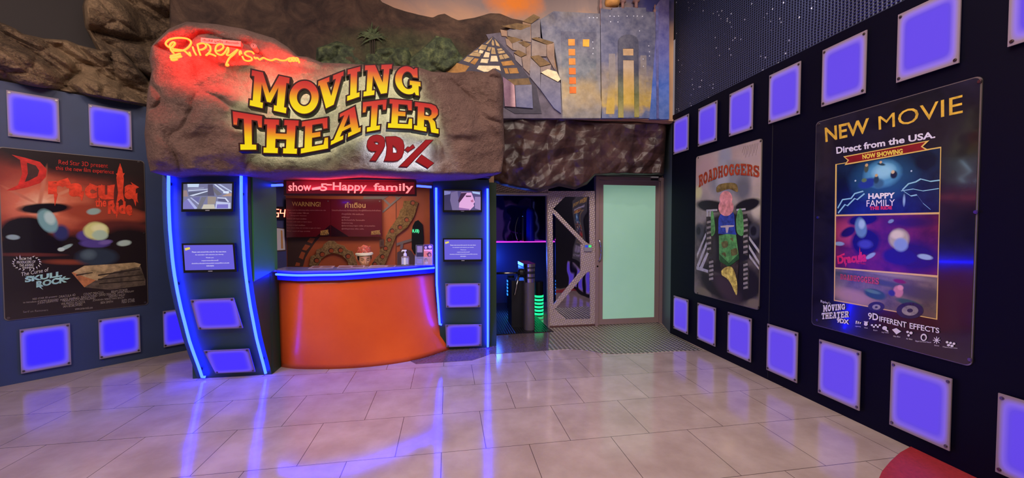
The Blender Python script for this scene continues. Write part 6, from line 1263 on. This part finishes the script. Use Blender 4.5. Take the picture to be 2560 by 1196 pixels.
louvre('dark ribbed light column glowing blue at the back of the entrance', 1272, 1285, 702, 744, 7.0, 5, M_bl, 690)
louvre('narrow ribbed light column glowing green beside the blue one', 1286, 1291, 728, 762, 6.6, 4, M_gl, 722)
l = bpy.data.lights.new('entrance_blue_light', 'POINT'); l.energy = 20; l.color = (0.04, 0.16, 1.0); l.shadow_soft_size = .15
o = bpy.data.objects.new('entrance_blue_light', l); COL.objects.link(o); o.location = (0.85, 7.2, 0.9)
# low blue wall with mirrored upper panel, lit edge and props; column and post stand in for reflected shapes
zl = FY(7.55).px(1300, 607)[1]
b = BM(); box(b, 0.66, 7.55, 0, 2.35, 7.94, zl); struct('entrance_wall_low', b, M_blue_in)
s = NT('dark_mirror'); s.set(0.06, 0.9); s.base((84, 60, 150)); x = s.xyz(); s.bump(s.noise(1.3, 2), 0.25, 0.08)
mp_ = thing('mirror_panel', 'dark wavy mirror panel on the back wall of the entrance', 'mirror', (1.5, 7.93, zl)); b = BM(); box(b, 0.67, 7.925, zl, 2.34, 7.95, 2.32); put('mirror_sheet', b, s.m, mp_)
FE = FY(7.62)
neon('thin magenta light strip along the top of the low blue entrance wall', [FE.pt(u, zl + .012) for u in (0.70, 1.0, 1.4, 1.8, 2.3)], cat='light strip', m=glow('magenta_strip', (2.2, 0.10, 1.7)), r=.008, name='light_strip', group='entrance light strips', clips=False)
t = thing('column', 'glossy royal blue column on the low entrance wall, solid copy of a mirror reflection', 'column', FE.pt(FE.px(1329, 600)[0], zl)); c = Vector((FE.px(1329, 600)[0], 7.74, zl)); b = BM(); lathe(b, c, [(.10, 0), (.10, .02), (.088, .03), (.088, .62), (.078, .66), (.05, .70)], 24); put('shaft', b, mat('royal_blue_gloss', (26, 40, 190), 0.12), t, False)
t = thing('post', 'thin chrome post beside the blue column, solid copy of a mirror reflection', 'post', FE.pt(FE.px(1309, 600)[0], zl)); c = Vector((FE.px(1309, 600)[0], 7.70, zl)); b = BM(); lathe(b, c, [(.03, 0), (.02, .02), (.018, .52), (.022, .53), (.0, .56)], 14); put('shaft', b, M_ts, t, False)
t = thing('ornament', 'curved chrome crescent beside the chrome post in the entrance', 'ornament', FE.pt(FE.px(1293, 600)[0], zl)); b = BM(); tube(b, smooth_path([FE.pt(*FE.px(x, y), -.08) for x, y in ((1298, 541), (1292, 560), (1290, 580), (1296, 603))], 6), [.004] + [.012] * 17 + [.006], 8); put('crescent', b, M_ts, t, True)
